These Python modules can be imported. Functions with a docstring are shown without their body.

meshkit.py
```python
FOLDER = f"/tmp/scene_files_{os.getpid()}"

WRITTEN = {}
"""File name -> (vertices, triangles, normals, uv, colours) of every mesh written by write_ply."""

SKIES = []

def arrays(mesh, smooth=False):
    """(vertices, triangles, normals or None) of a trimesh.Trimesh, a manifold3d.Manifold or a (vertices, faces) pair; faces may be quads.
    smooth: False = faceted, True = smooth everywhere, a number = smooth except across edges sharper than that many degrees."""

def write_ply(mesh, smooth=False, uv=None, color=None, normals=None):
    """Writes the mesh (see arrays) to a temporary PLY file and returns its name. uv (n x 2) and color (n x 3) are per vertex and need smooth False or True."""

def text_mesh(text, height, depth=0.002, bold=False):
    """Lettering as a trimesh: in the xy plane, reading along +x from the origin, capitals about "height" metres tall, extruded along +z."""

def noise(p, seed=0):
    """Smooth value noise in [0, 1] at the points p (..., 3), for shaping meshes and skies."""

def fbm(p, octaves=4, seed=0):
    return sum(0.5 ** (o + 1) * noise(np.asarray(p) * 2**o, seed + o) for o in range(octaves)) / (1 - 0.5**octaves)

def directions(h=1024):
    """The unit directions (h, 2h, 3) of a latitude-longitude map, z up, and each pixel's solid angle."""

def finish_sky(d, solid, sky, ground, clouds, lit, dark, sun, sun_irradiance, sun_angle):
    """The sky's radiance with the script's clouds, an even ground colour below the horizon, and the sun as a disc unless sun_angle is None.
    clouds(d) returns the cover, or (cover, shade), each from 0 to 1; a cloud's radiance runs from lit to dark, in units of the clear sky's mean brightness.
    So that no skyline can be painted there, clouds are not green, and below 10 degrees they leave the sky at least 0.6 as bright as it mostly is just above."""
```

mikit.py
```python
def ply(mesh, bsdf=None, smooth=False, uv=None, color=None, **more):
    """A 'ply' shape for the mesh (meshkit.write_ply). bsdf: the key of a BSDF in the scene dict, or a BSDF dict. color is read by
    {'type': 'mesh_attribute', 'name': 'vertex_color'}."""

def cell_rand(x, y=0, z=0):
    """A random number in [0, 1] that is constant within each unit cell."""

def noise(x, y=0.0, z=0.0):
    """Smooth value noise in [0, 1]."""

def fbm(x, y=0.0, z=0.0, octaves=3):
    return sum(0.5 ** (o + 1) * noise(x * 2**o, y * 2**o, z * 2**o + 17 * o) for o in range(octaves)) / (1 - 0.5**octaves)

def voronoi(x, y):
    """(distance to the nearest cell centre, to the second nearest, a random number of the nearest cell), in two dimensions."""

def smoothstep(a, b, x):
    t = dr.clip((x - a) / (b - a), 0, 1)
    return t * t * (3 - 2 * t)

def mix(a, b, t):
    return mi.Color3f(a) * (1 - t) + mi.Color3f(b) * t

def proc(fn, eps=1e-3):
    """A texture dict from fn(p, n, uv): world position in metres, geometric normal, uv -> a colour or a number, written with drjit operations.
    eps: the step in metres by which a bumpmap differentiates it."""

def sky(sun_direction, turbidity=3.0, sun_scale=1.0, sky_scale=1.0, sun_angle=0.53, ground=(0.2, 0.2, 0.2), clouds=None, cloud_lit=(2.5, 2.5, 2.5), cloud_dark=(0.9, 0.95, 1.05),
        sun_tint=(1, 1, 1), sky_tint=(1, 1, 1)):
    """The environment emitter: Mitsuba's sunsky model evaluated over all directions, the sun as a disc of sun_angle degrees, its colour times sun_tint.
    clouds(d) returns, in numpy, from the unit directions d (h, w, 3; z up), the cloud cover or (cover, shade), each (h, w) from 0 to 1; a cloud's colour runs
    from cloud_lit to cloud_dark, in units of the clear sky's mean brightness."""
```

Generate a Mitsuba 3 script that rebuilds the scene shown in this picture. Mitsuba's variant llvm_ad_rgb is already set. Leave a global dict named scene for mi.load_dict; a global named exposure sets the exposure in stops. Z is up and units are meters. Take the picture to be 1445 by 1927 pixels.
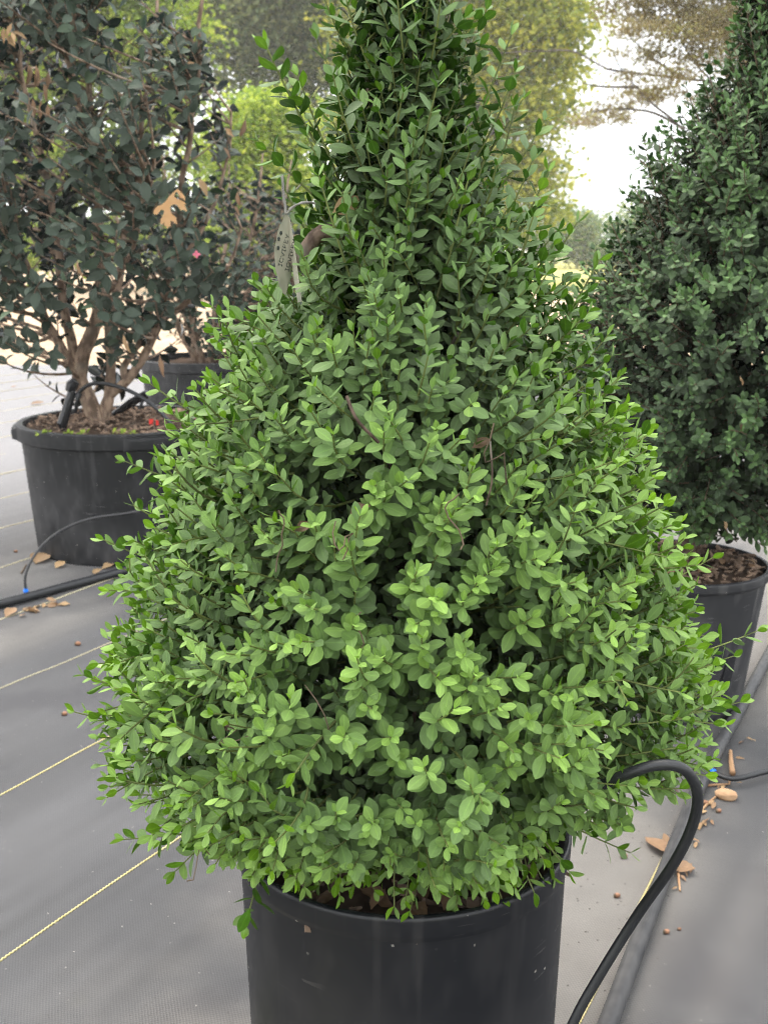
import math
import numpy as np, trimesh, drjit as dr, mitsuba as mi
import mikit, meshkit
from mikit import noise, fbm, mix, smoothstep, cell_rand
from shapely.geometry import Polygon

T = mi.ScalarTransform4f
SC = 0.6                       # one working unit of this script is 0.6 m; everything is scaled when it is written
scene, labels = {'type': 'scene'}, {}

# ------------------------------------------------------------------ camera, sky, exposure
EYE, FPX, HOR = 1.5, 2100.0, 470.0
PITCH = math.atan((963.5 - HOR) / FPX)
scene['camera'] = {'type': 'thinlens', 'fov': 2 * math.degrees(math.atan(722.5 / FPX)), 'fov_axis': 'x', 'near_clip': 0.02, 'far_clip': 3000.0,
                   'aperture_radius': 0.0012, 'focus_distance': 0.93,
                   'to_world': T().look_at(origin=[0, 0, EYE * SC], target=[0, math.cos(PITCH), EYE * SC - math.sin(PITCH)], up=[0, 0, 1])}


def overcast(d):
    n = meshkit.fbm(d * 2.3 + 7.0, 4, 3)
    return np.ones(d.shape[:2]), np.clip(0.75 - 0.75 * d[..., 2] + 0.5 * (n - 0.5), 0, 1)


scene['sky'] = mikit.sky([-0.25, 0.35, 0.9], turbidity=5, sun_scale=0.30, sky_scale=1.0, sun_angle=40, clouds=overcast,
                         sun_tint=(0.92, 0.98, 1.08), cloud_lit=(2.34, 2.40, 2.48), cloud_dark=(1.31, 1.36, 1.42), ground=(0.12, 0.12, 0.12))
exposure = 3.42


# ------------------------------------------------------------------ helpers
def unit(v):
    v = np.asarray(v, float)
    return v / np.maximum(np.linalg.norm(v, axis=-1, keepdims=True), 1e-12)


def ray(px, py):
    x, y = (px - 722.5) / FPX, (py - 963.5) / FPX
    return np.array([x, math.cos(PITCH) - y * math.sin(PITCH), -math.sin(PITCH) - y * math.cos(PITCH)])


def at(px, py, Y):             # the point of the photograph's pixel at forward distance Y
    d = ray(px, py)
    return np.array([0, 0, EYE]) + d * Y / d[1]


def on_ground(px, py, z=0.0):
    d = ray(px, py)
    return np.array([0, 0, EYE]) + d * (z - EYE) / d[2]


def project(p):
    p = np.asarray(p) - [0, 0, EYE]
    zc = p[..., 1] * math.cos(PITCH) - p[..., 2] * math.sin(PITCH)
    yc = -(p[..., 1] * math.sin(PITCH) + p[..., 2] * math.cos(PITCH))
    return 722.5 + FPX * p[..., 0] / zc, 963.5 + FPX * yc / zc, zc


used = {}


def key_for(name):
    n = used.get(name, 0)
    used[name] = n + 1
    return name if n == 0 else f'{name}_{n:03d}'


def put(name, V, F, mat, parent=None, smooth=True, uv=None, **props):
    key = key_for((parent + '__' if parent else '') + name)
    scene[key] = mikit.ply((np.asarray(V, float) * SC, np.asarray(F, int)), mat, smooth=smooth, uv=uv)
    if props:
        labels[key] = props
    return key


def put_mesh(name, m, mat, parent=None, smooth=30, **props):
    return put(name, m.vertices, m.faces, mat, parent, smooth, **props)


def thing(name, label, category, group=None, kind=None):
    key = key_for(name)
    labels[key] = {'label': label, 'category': category}
    if group:
        labels[key]['group'] = group
    if kind:
        labels[key]['kind'] = kind
    return key


def join(parts):
    V, F, U, at_ = [], [], [], 0
    for p in parts:
        V.append(p[0]); F.append(np.asarray(p[1]) + at_); at_ += len(p[0])
        if len(p) > 2:
            U.append(p[2])
    return (np.vstack(V), np.vstack(F)) + ((np.vstack(U),) if U else ())


def spline(pts, n):
    p = np.asarray(pts, float)
    q = np.vstack([2 * p[0] - p[1], p, 2 * p[-1] - p[-2]])
    out = []
    u = np.linspace(0, len(p) - 1, n)
    i = np.minimum(u.astype(int), len(p) - 2)
    t = (u - i)[:, None]
    a, b, c, d = q[i], q[i + 1], q[i + 2], q[i + 3]
    return 0.5 * (2 * b + (c - a) * t + (2 * a - 5 * b + 4 * c - d) * t**2 + (3 * b - 3 * c + d - a) * t**3)


def tube(pts, r, sides=8, cap=True):
    p = np.asarray(pts, float)
    n = len(p)
    r = np.broadcast_to(r, (n,))
    t = unit(np.gradient(p, axis=0))
    a = np.zeros_like(p)
    ref = np.array([0, 0, 1.0]) if abs(t[0, 2]) < 0.9 else np.array([1.0, 0, 0])
    for i in range(n):
        ref = ref - t[i] * (ref @ t[i])
        ref = ref / max(np.linalg.norm(ref), 1e-9)
        a[i] = ref
    b = np.cross(t, a)
    ang = np.arange(sides) * 2 * np.pi / sides
    V = (p[:, None] + r[:, None, None] * (np.cos(ang)[None, :, None] * a[:, None] + np.sin(ang)[None, :, None] * b[:, None])).reshape(-1, 3)
    i, j = np.meshgrid(np.arange(n - 1), np.arange(sides), indexing='ij')
    q = np.stack([i * sides + j, i * sides + (j + 1) % sides, (i + 1) * sides + (j + 1) % sides, (i + 1) * sides + j], -1).reshape(-1, 4)
    F = np.vstack([q[:, [0, 1, 2]], q[:, [0, 2, 3]]])
    if cap:
        V = np.vstack([V, p[0], p[-1]])
        k = np.arange(sides)
        F = np.vstack([F, np.stack([(k + 1) % sides, k, k * 0 + n * sides], 1), np.stack([(n - 1) * sides + k, (n - 1) * sides + (k + 1) % sides, k * 0 + n * sides + 1], 1)])
    return V, F


def many_tubes(P, r, sides=3):
    """P (S, K, 3) polylines at once, r (S, K)."""
    S, K = P.shape[:2]
    t = unit(np.gradient(P, axis=1))
    ref = np.where(np.abs(t[..., 2:]) < 0.9, [0, 0, 1.0], [1.0, 0, 0])
    a = unit(np.cross(t, ref))
    b = np.cross(t, a)
    ang = np.arange(sides) * 2 * np.pi / sides
    V = P[:, :, None] + r[:, :, None, None] * (np.cos(ang)[:, None] * a[:, :, None] + np.sin(ang)[:, None] * b[:, :, None])
    s, i, j = np.meshgrid(np.arange(S), np.arange(K - 1), np.arange(sides), indexing='ij')
    o = lambda i_, j_: (s * K + i_) * sides + j_ % sides
    q = np.stack([o(i, j), o(i, j + 1), o(i + 1, j + 1), o(i + 1, j)], -1).reshape(-1, 4)
    return V.reshape(-1, 3), np.vstack([q[:, [0, 1, 2]], q[:, [0, 2, 3]]])


def lathe(profile, sides=72, centre=(0, 0)):
    pr = np.asarray(profile, float)
    ang = np.arange(sides) * 2 * np.pi / sides
    V = np.stack([pr[:, None, 0] * np.cos(ang) + centre[0], pr[:, None, 0] * np.sin(ang) + centre[1], np.repeat(pr[:, 1:], sides, 1)], -1).reshape(-1, 3)
    i, j = np.meshgrid(np.arange(len(pr) - 1), np.arange(sides), indexing='ij')
    q = np.stack([i * sides + j, i * sides + (j + 1) % sides, (i + 1) * sides + (j + 1) % sides, (i + 1) * sides + j], -1).reshape(-1, 4)
    return trimesh.Trimesh(V, np.vstack([q[:, [0, 1, 2]], q[:, [0, 2, 3]]]), process=False)


# ------------------------------------------------------------------ materials
def rgb(*c):
    return {'type': 'rgb', 'value': list(c)}


def principled(color, rough=0.6, spec=0.5, **k):
    return {'type': 'twosided', 'bsdf': {'type': 'principled', 'base_color': color if isinstance(color, dict) else rgb(*color), 'roughness': rough, 'specular': spec, **k}}


def leaf_colour(dark, mid, young, rib=0.5, mottle=0.25, pale=0.0):
    def fn(p, n, uv):
        k = dr.floor(uv.x)
        s = (uv.x - k - 0.5) / 0.45
        tone = k / 255.0
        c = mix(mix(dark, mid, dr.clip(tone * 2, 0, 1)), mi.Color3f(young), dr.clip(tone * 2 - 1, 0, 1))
        c = c * (0.86 + 0.28 * cell_rand(k, 5.0))
        c = c * (1 - mottle / 2 + mottle * noise(p.x * 260, p.y * 260, p.z * 260))
        vein = 0.5 + 0.5 * dr.sin((uv.y - 0.35 * dr.abs(s)) * 55.0)
        c = c * (1 - 0.10 * vein * smoothstep(0.1, 0.4, dr.abs(s)))
        r = dr.exp(-dr.square(s / 0.085)) * rib * (1 - 0.7 * uv.y)
        c = mix(c, c * 1.35 + mi.Color3f(0.03, 0.045, 0.012), r)
        return mix(c, mi.Color3f(0.30, 0.36, 0.22), pale)
    return mikit.proc(fn)


def leaf_bsdf(dark, mid, young, rough=0.38, spec=0.55, trans=0.4, back=0.28, rib=0.55):
    top = leaf_colour(dark, mid, young, rib)
    under = leaf_colour(dark, mid, young, rib, 0.1, back)
    return {'type': 'blendbsdf', 'weight': trans,
            'a': {'type': 'twosided', 'front': {'type': 'principled', 'base_color': top, 'roughness': rough, 'specular': spec},
                  'back': {'type': 'principled', 'base_color': under, 'roughness': 0.6, 'specular': 0.35}},
            'b': {'type': 'principledthin', 'base_color': top, 'roughness': 0.6, 'diff_trans': 1.5}}


scene['boxwood_leaf_mat'] = leaf_bsdf((0.012, 0.034, 0.007), (0.062, 0.152, 0.013), (0.195, 0.370, 0.022), rough=0.18, spec=0.55, trans=0.24, rib=0.9)
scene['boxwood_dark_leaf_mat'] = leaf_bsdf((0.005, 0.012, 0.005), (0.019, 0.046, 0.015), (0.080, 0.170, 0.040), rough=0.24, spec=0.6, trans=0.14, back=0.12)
scene['camellia_leaf_mat'] = leaf_bsdf((0.003, 0.008, 0.008), (0.010, 0.024, 0.021), (0.045, 0.085, 0.036), rough=0.16, spec=1.0, trans=0.10, back=0.12, rib=0.25)
scene['dry_leaf_mat'] = leaf_bsdf((0.10, 0.05, 0.03), (0.24, 0.13, 0.075), (0.42, 0.27, 0.14), rough=0.7, spec=0.2, trans=0.25, back=0.1, rib=0.3)


def tree_leaf(dark, mid, young):
    return leaf_bsdf(dark, mid, young, rough=0.55, spec=0.3, trans=0.62, back=0.1, rib=0.0)


scene['olive_tree_mat'] = tree_leaf((0.07, 0.11, 0.06), (0.17, 0.23, 0.11), (0.32, 0.36, 0.14))
scene['yellow_tree_mat'] = tree_leaf((0.13, 0.20, 0.05), (0.36, 0.40, 0.06), (0.58, 0.55, 0.09))
scene['lime_tree_mat'] = tree_leaf((0.14, 0.24, 0.04), (0.34, 0.46, 0.06), (0.56, 0.62, 0.10))
scene['brown_tree_mat'] = tree_leaf((0.14, 0.12, 0.06), (0.27, 0.22, 0.11), (0.36, 0.37, 0.13))
scene['far_tree_mat'] = tree_leaf((0.10, 0.16, 0.07), (0.19, 0.27, 0.11), (0.36, 0.38, 0.13))


def bark_mat(a, b, scale=120.0, rough=0.85):
    def fn(p, n, uv):
        w = fbm(p.x * scale, p.y * scale, p.z * scale * 0.35, 3)
        g = noise(p.x * 25, p.y * 25, p.z * 18)
        return mix(mix(a, b, smoothstep(0.3, 0.75, w)), mi.Color3f(0.30, 0.30, 0.25), 0.30 * smoothstep(0.62, 0.85, g))
    return {'type': 'bumpmap', 'arbitrary': mikit.proc(lambda p, n, uv: 0.0015 * fbm(p.x * scale, p.y * scale, p.z * scale * 0.3, 2), 0.0008),
            'scale': 1.0, 'bsdf': principled(mikit.proc(fn), rough, 0.2)}


scene['camellia_bark_mat'] = bark_mat((0.13, 0.09, 0.065), (0.36, 0.26, 0.19), 90)
scene['boxwood_bark_mat'] = bark_mat((0.06, 0.042, 0.032), (0.16, 0.115, 0.085), 160)
scene['tree_bark_mat'] = bark_mat((0.05, 0.045, 0.04), (0.12, 0.105, 0.095), 12)
scene['twig_mat'] = principled(mikit.proc(lambda p, n, uv: mix((0.07, 0.085, 0.03), (0.20, 0.24, 0.07), noise(p.x * 30, p.y * 30, p.z * 30))), 0.6, 0.3)
scene['brown_twig_mat'] = principled(mikit.proc(lambda p, n, uv: mix((0.06, 0.045, 0.03), (0.17, 0.12, 0.08), noise(p.x * 40, p.y * 40, p.z * 40))), 0.8, 0.2)


def pot_colour(base, dust, amount, seed):
    def fn(p, n, uv):
        w = fbm(p.x * 9 + seed, p.y * 9, p.z * 6, 4)
        st = fbm(p.x * 40 + seed, p.y * 40, p.z * 14, 3)
        low = smoothstep(0.20, 0.0, p.z)
        c = mix(base, dust, dr.clip(amount * (smoothstep(0.45, 0.8, w) * 0.8 + 0.5 * smoothstep(0.55, 0.8, st) + 0.55 * low * smoothstep(0.3, 0.7, st)), 0, 1))
        sp = cell_rand(dr.floor(p.x * 420 + seed), dr.floor(p.y * 420), dr.floor(p.z * 420))
        scr = smoothstep(0.70, 0.78, fbm(p.x * 25 + seed, p.y * 25, p.z * 260, 3)) * smoothstep(0.5, 0.7, noise(p.x * 12, p.y * 12, p.z * 12))
        c = mix(c, mi.Color3f(dust), scr * 0.7)
        drip = smoothstep(0.60, 0.80, fbm(p.x * 55 + seed, p.y * 55, p.z * 3, 3)) * smoothstep(0.0, 0.3, p.z)
        c = mix(c, mi.Color3f(dust), drip * 0.35 * amount * 2)
        spot = smoothstep(0.9988, 0.9994, sp)
        return mix(c, mi.Color3f(0.30, 0.28, 0.25), spot * 0.8)
    return mikit.proc(fn)


def pot_mat(base, dust, amount, seed, rough=0.45):
    return {'type': 'bumpmap', 'arbitrary': mikit.proc(lambda p, n, uv: 0.0006 * fbm(p.x * 60 + seed, p.y * 60, p.z * 25, 3), 0.001), 'scale': 1.0,
            'bsdf': principled(pot_colour(base, dust, amount, seed), rough, 0.45)}


scene['pot_main_mat'] = pot_mat((0.0048, 0.0056, 0.0080), (0.050, 0.047, 0.046), 0.34, 1.3, 0.42)
scene['pot_left_mat'] = pot_mat((0.0065, 0.007, 0.008), (0.070, 0.068, 0.070), 0.42, 5.1, 0.55)
scene['pot_right_mat'] = pot_mat((0.022, 0.0225, 0.025), (0.11, 0.107, 0.106), 0.75, 9.7, 0.55)
scene['black_plastic_mat'] = principled((0.012, 0.012, 0.014), 0.35, 0.5)
scene['hose_mat'] = principled(mikit.proc(lambda p, n, uv: mix((0.011, 0.012, 0.014), (0.04, 0.04, 0.04), 0.25 * fbm(p.x * 90, p.y * 90, p.z * 90, 3))), 0.42, 0.5)
scene['pipe_mat'] = principled(mikit.proc(lambda p, n, uv: mix((0.020, 0.021, 0.024), (0.085, 0.082, 0.08), 0.15 + 0.35 * smoothstep(0.3, 0.8, fbm(p.x * 30, p.y * 30, p.z * 60, 4)))), 0.55, 0.4)
scene['blue_plastic_mat'] = principled((0.01, 0.16, 0.62), 0.4, 0.5)
scene['red_plastic_mat'] = principled((0.75, 0.05, 0.04), 0.5, 0.4)
scene['tag_mat'] = principled(mikit.proc(lambda p, n, uv: mix((0.36, 0.345, 0.27), (0.25, 0.25, 0.19), smoothstep(0.4, 0.7, fbm(p.x * 70, p.y * 70, p.z * 50, 3)))), 0.5, 0.4)
scene['ink_mat'] = principled((0.03, 0.035, 0.03), 0.7, 0.2)
scene['twine_mat'] = principled((0.27, 0.26, 0.235), 0.95, 0.1)
scene['stone_mat'] = principled(mikit.proc(lambda p, n, uv: mix((0.34, 0.20, 0.11), (0.50, 0.33, 0.20), fbm(p.x * 150, p.y * 150, p.z * 150, 3))), 0.9, 0.2)
scene['acorn_mat'] = principled(mikit.proc(lambda p, n, uv: mix((0.14, 0.06, 0.03), (0.36, 0.19, 0.11), fbm(p.x * 220, p.y * 220, p.z * 220, 3))), 0.55, 0.35)
scene['straw_mat'] = principled(mikit.proc(lambda p, n, uv: mix((0.24, 0.13, 0.07), (0.46, 0.30, 0.17), noise(p.x * 50, p.y * 50, p.z * 50))), 0.85, 0.2)
scene['chip_mat'] = principled(mikit.proc(lambda p, n, uv: mix((0.07, 0.048, 0.036), (0.30, 0.21, 0.15), cell_rand(p.x * 80, p.y * 80, p.z * 30))), 0.9, 0.15)
scene['soil_mat'] = {'type': 'bumpmap', 'arbitrary': mikit.proc(lambda p, n, uv: 0.004 * fbm(p.x * 120, p.y * 120, p.z * 120, 3), 0.001), 'scale': 1.0,
                     'bsdf': principled(mikit.proc(lambda p, n, uv: mix((0.018, 0.013, 0.010), (0.10, 0.068, 0.048), fbm(p.x * 70, p.y * 70, p.z * 70, 4))), 0.95, 0.1)}
scene['thread_mat'] = principled(mikit.proc(lambda p, n, uv: mix((0.40, 0.34, 0.13), (0.52, 0.46, 0.24), noise(p.x * 300, p.y * 300, 0))), 0.6, 0.3)
scene['dull_thread_mat'] = principled((0.40, 0.36, 0.24), 0.7, 0.2)
scene['car_paint_mat'] = principled((0.80, 0.80, 0.80), 0.25, 0.5, clearcoat=0.6)
scene['car_glass_mat'] = principled((0.02, 0.025, 0.03), 0.08, 0.6)
scene['tyre_mat'] = principled((0.02, 0.02, 0.02), 0.8, 0.2)
scene['petal_mat'] = principled((0.55, 0.14, 0.20), 0.6, 0.3)
scene['gravel_mat'] = principled(mikit.proc(lambda p, n, uv: mix((0.27, 0.19, 0.125), (0.40, 0.31, 0.22), fbm(p.x * 3, p.y * 3, 0, 4)) * (0.85 + 0.3 * noise(p.x * 40, p.y * 40, 0))), 0.95, 0.1)
scene['meadow_mat'] = principled(mikit.proc(lambda p, n, uv: mix((0.22, 0.22, 0.07), (0.36, 0.33, 0.12), fbm(p.x * 0.5, p.y * 0.25, 0, 4))), 0.95, 0.1)
scene['earth_mat'] = principled(mikit.proc(lambda p, n, uv: mix((0.13, 0.15, 0.06), (0.22, 0.21, 0.10), fbm(p.x * 0.1, p.y * 0.1, 0, 4))), 0.95, 0.1)

# direction of the woven ground cover: its tracer threads run along ROW, offsets are counted along ACR
ROW_A = math.radians(60.6)
ROW = np.array([math.cos(ROW_A), math.sin(ROW_A)])
ACR = np.array([-ROW[1], ROW[0]])


def cloth_colour(p, n, uv):
    x, y = p.x / SC, p.y / SC
    v = x * float(ACR[0]) + y * float(ACR[1])
    u = x * float(ROW[0]) + y * float(ROW[1])
    base = mix((0.044, 0.045, 0.0485), (0.076, 0.0765, 0.080), fbm(x * 2.2, y * 2.2, 0, 4))
    base = base * (0.89 + 0.22 * noise(u * 2, v * 26, 0)) * (0.90 + 0.20 * fbm(u * 0.9 + 3, v * 5.0, 0, 4))                        # scuffs along the weave
    base = mix(base, mi.Color3f(0.03, 0.03, 0.036), 0.5 * smoothstep(0.58, 0.78, fbm(x * 3.1 + 9, y * 3.1, 0, 4)))
    blot = fbm(x * 1.7 + 4, y * 1.7 + 2, 0, 5)
    row = smoothstep(0.42, 0.66, v) * smoothstep(1.95, 1.2, v)                   # dust that gathered between the pots of each row
    row2 = smoothstep(3.05, 3.5, v) * smoothstep(4.7, 4.0, v)
    seam = dr.exp(-dr.square((v - 3.32) / 0.14)) + 0.6 * dr.exp(-dr.square((v - 0.40) / 0.05))
    far = smoothstep(3.9, 7.0, v)
    dust = dr.clip((row * 1.05 + row2 * 0.5 + 0.4 * seam) * smoothstep(0.22, 0.62, blot) + 0.08 * blot, 0, 1)
    c = mix(base, mix((0.160, 0.148, 0.132), (0.220, 0.206, 0.186), fbm(x * 9, y * 9, 0, 3)), dust * 0.66)
    c = mix(c, mi.Color3f(0.225, 0.220, 0.225), far * 0.85)                      # the older, greyer sheets of the next bays
    moss = row * smoothstep(0.55, 0.75, fbm(x * 4 + 3, y * 4 + 8, 0, 3)) * smoothstep(2.6, 1.4, y) * smoothstep(0.1, -0.3, x)
    c = mix(c, mi.Color3f(0.13, 0.14, 0.055), moss * 0.8)
    s = 2 * math.pi / 0.0085
    weave = 0.5 + 0.5 * dr.sin(u * s) * dr.sin(v * s)
    c = c * (0.80 + 0.40 * weave)
    speck = smoothstep(0.9990, 0.9998, cell_rand(dr.floor(x * 260), dr.floor(y * 260), 3.0))
    c = mix(c, mi.Color3f(0.28, 0.26, 0.24), speck * 0.6)
    crumb = smoothstep(0.995, 0.998, cell_rand(dr.floor(x * 230), dr.floor(y * 230), 8.0)) * dust
    return mix(c, mi.Color3f(0.03, 0.025, 0.02), crumb)


scene['cloth_mat'] = {'type': 'bumpmap', 'scale': 1.0, 'arbitrary': mikit.proc(
    lambda p, n, uv: 0.0006 * dr.sin((p.x * float(ROW[0]) + p.y * float(ROW[1])) * 1230.0) * dr.sin((p.x * float(ACR[0]) + p.y * float(ACR[1])) * 1230.0) + 0.004 * fbm(p.x * 14, p.y * 14, 0, 3), 0.0006),
    'bsdf': principled(mikit.proc(cloth_colour), 0.62, 0.35)}


# ------------------------------------------------------------------ the ground
def ground_z(x, y):
    p = np.stack([np.asarray(x) * 1.4, np.asarray(y) * 1.4, 0 * np.asarray(x)], -1)
    q = np.stack([np.asarray(x) * 5, np.asarray(y) * 5, 0 * np.asarray(x) + 3], -1)
    return 0.016 * (meshkit.fbm(p, 3, 2) - 0.5) + 0.005 * (meshkit.fbm(q, 2, 5) - 0.5)


def sheet(name, xs, ys, zf, mat, **props):
    X, Y = np.meshgrid(xs, ys)
    V = np.stack([X, Y, zf(X, Y)], -1).reshape(-1, 3)
    i, j = np.meshgrid(np.arange(len(ys) - 1), np.arange(len(xs) - 1), indexing='ij')
    n = len(xs)
    a = (i * n + j).ravel()
    F = np.vstack([np.stack([a, a + 1, a + n + 1], 1), np.stack([a, a + n + 1, a + n], 1)])
    return put(name, V, F, mat, smooth=True, **props)


def warp(n, a, b, dense_a, dense_b, step):
    mid = np.arange(dense_a, dense_b, step)
    lo = dense_a - np.geomspace(step, dense_a - a, n)[::-1]
    hi = mid[-1] + np.geomspace(step, b - mid[-1], n)
    return np.concatenate([lo, mid, hi])


sheet('ground', np.array([-400, -100, 0, 100, 400.0]), np.array([-400, -100, 0, 100, 400.0]), lambda X, Y: 0 * X - 0.075, 'earth_mat',
      kind='structure', label='dull green and tan earth of the nursery yard reaching to the horizon')
sheet('meadow', np.linspace(2.5, 200, 9), np.linspace(43.5, 150, 7), lambda X, Y: 0 * X - 0.045, 'meadow_mat', kind='structure', label='sunlit yellow green grass of the far meadow')
sheet('gravel_yard', np.linspace(-80, 80, 9), np.linspace(13, 115, 12), lambda X, Y: 0 * X - 0.060, 'gravel_mat', kind='structure', label='pale tan gravel behind the ground cover')
sheet('ground_cover', warp(10, -30, 30, -2.6, 2.6, 0.05), warp(10, -4, 15.0, 0.8, 6.5, 0.05), lambda X, Y: ground_z(X, Y), 'cloth_mat', kind='structure',
      label='black woven nursery ground cover dusted with tan soil')
for k, off in enumerate([0.565 + 0.601 * i for i in range(0, 18)]):
    u0, u1 = (-1.0, 4.6) if k < 5 else (-4.0, 12.0)
    near = k < 5
    step = 0.0052 if near else 0.05
    u = np.arange(u0, u1, step)
    ph = np.arange(len(u))
    amp = 0.0016 if near else 0.0
    half = 0.0017 if near else (0.0032 if k < 9 else 0.0045)
    zig = amp * np.where(ph % 2 == 0, 1, -1)
    side = []
    for sgn in (-1, 1):
        c = off + (0.0 if k else 0.021 + 0.0366 * (u - 1.2)) + zig + sgn * half + 0.010 * (meshkit.noise(np.stack([u * 0.7, u * 0 + k, u * 0], -1), 4) - 0.5)
        x, y = u * ROW[0] + c * ACR[0], u * ROW[1] + c * ACR[1]
        side.append((x, y))
    (x0, y0), (x1, y1) = side
    m = len(u)
    top0, top1 = ground_z(x0, y0) + 0.0028, ground_z(x1, y1) + 0.0028
    V = np.vstack([np.stack([x0, y0, top0 - 0.004], -1), np.stack([x0, y0, top0], -1), np.stack([x1, y1, top1], -1), np.stack([x1, y1, top1 - 0.004], -1)])
    i = np.arange(m - 1)
    F = []
    for r in range(3):
        a, b = r * m + i, (r + 1) * m + i
        F += [np.stack([a, a + 1, b + 1], 1), np.stack([a, b + 1, b], 1)]
    keep = V[:m, 1] < 15.0
    put('tracer_thread', V, np.vstack(F), 'thread_mat' if k < 4 else 'dull_thread_mat', 'ground_cover', smooth=False)

# ------------------------------------------------------------------ leaves
TT = np.array([0.0, 0.07, 0.22, 0.42, 0.62, 0.80, 0.93, 1.0])
WW = {'boxwood': np.array([0.07, 0.16, 0.60, 0.94, 0.99, 0.75, 0.36, 0.05]), 'camellia': np.array([0.07, 0.12, 0.62, 0.98, 0.92, 0.60, 0.22, 0.02]),
      'dummy': np.array([0.10, 0.22, 0.62, 0.93, 0.95, 0.72, 0.36, 0.04])}
SS = np.array([-1.0, 0.0, 1.0])
NT = len(TT)
_i, _j = np.meshgrid(np.arange(NT - 1), np.arange(2), indexing='ij')
_a = (_i * 3 + _j).ravel()
LEAF_F = np.vstack([np.stack([_a, _a + 1, _a + 4], 1), np.stack([_a, _a + 4, _a + 3], 1)])


def leaf_meshes(P, D, N, L, W, curl, bend, tone, shape='boxwood', petiole=0.0):
    """n leaves at once: P foot, D along the leaf, N its upper side. -> V (n, NT*3, 3), UV (n, NT*3, 2)"""
    D = unit(D)
    N = unit(N - D * (N * D).sum(-1, keepdims=True))
    S = np.cross(N, D)
    w = WW[shape]
    t = TT[None, :, None] * np.ones((len(P), 1, 3))
    s = SS[None, None, :] * np.ones((len(P), NT, 1))
    hw = 0.5 * w[None, :, None] * W[:, None, None]
    up = curl[:, None, None] * np.abs(s) * hw - bend[:, None, None] * (t**2) * L[:, None, None]
    V = (P[:, None, None] + D[:, None, None] * (t * L[:, None, None])[..., None] + S[:, None, None] * (s * hw)[..., None] + N[:, None, None] * up[..., None])
    k = np.clip(np.round(tone * 255), 0, 255)
    UV = np.stack([k[:, None, None] + 0.5 + 0.45 * s, t * 0.98 + 0.01], -1)
    n = len(P)
    return V.reshape(n, NT * 3, 3), UV.reshape(n, NT * 3, 2)


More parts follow.
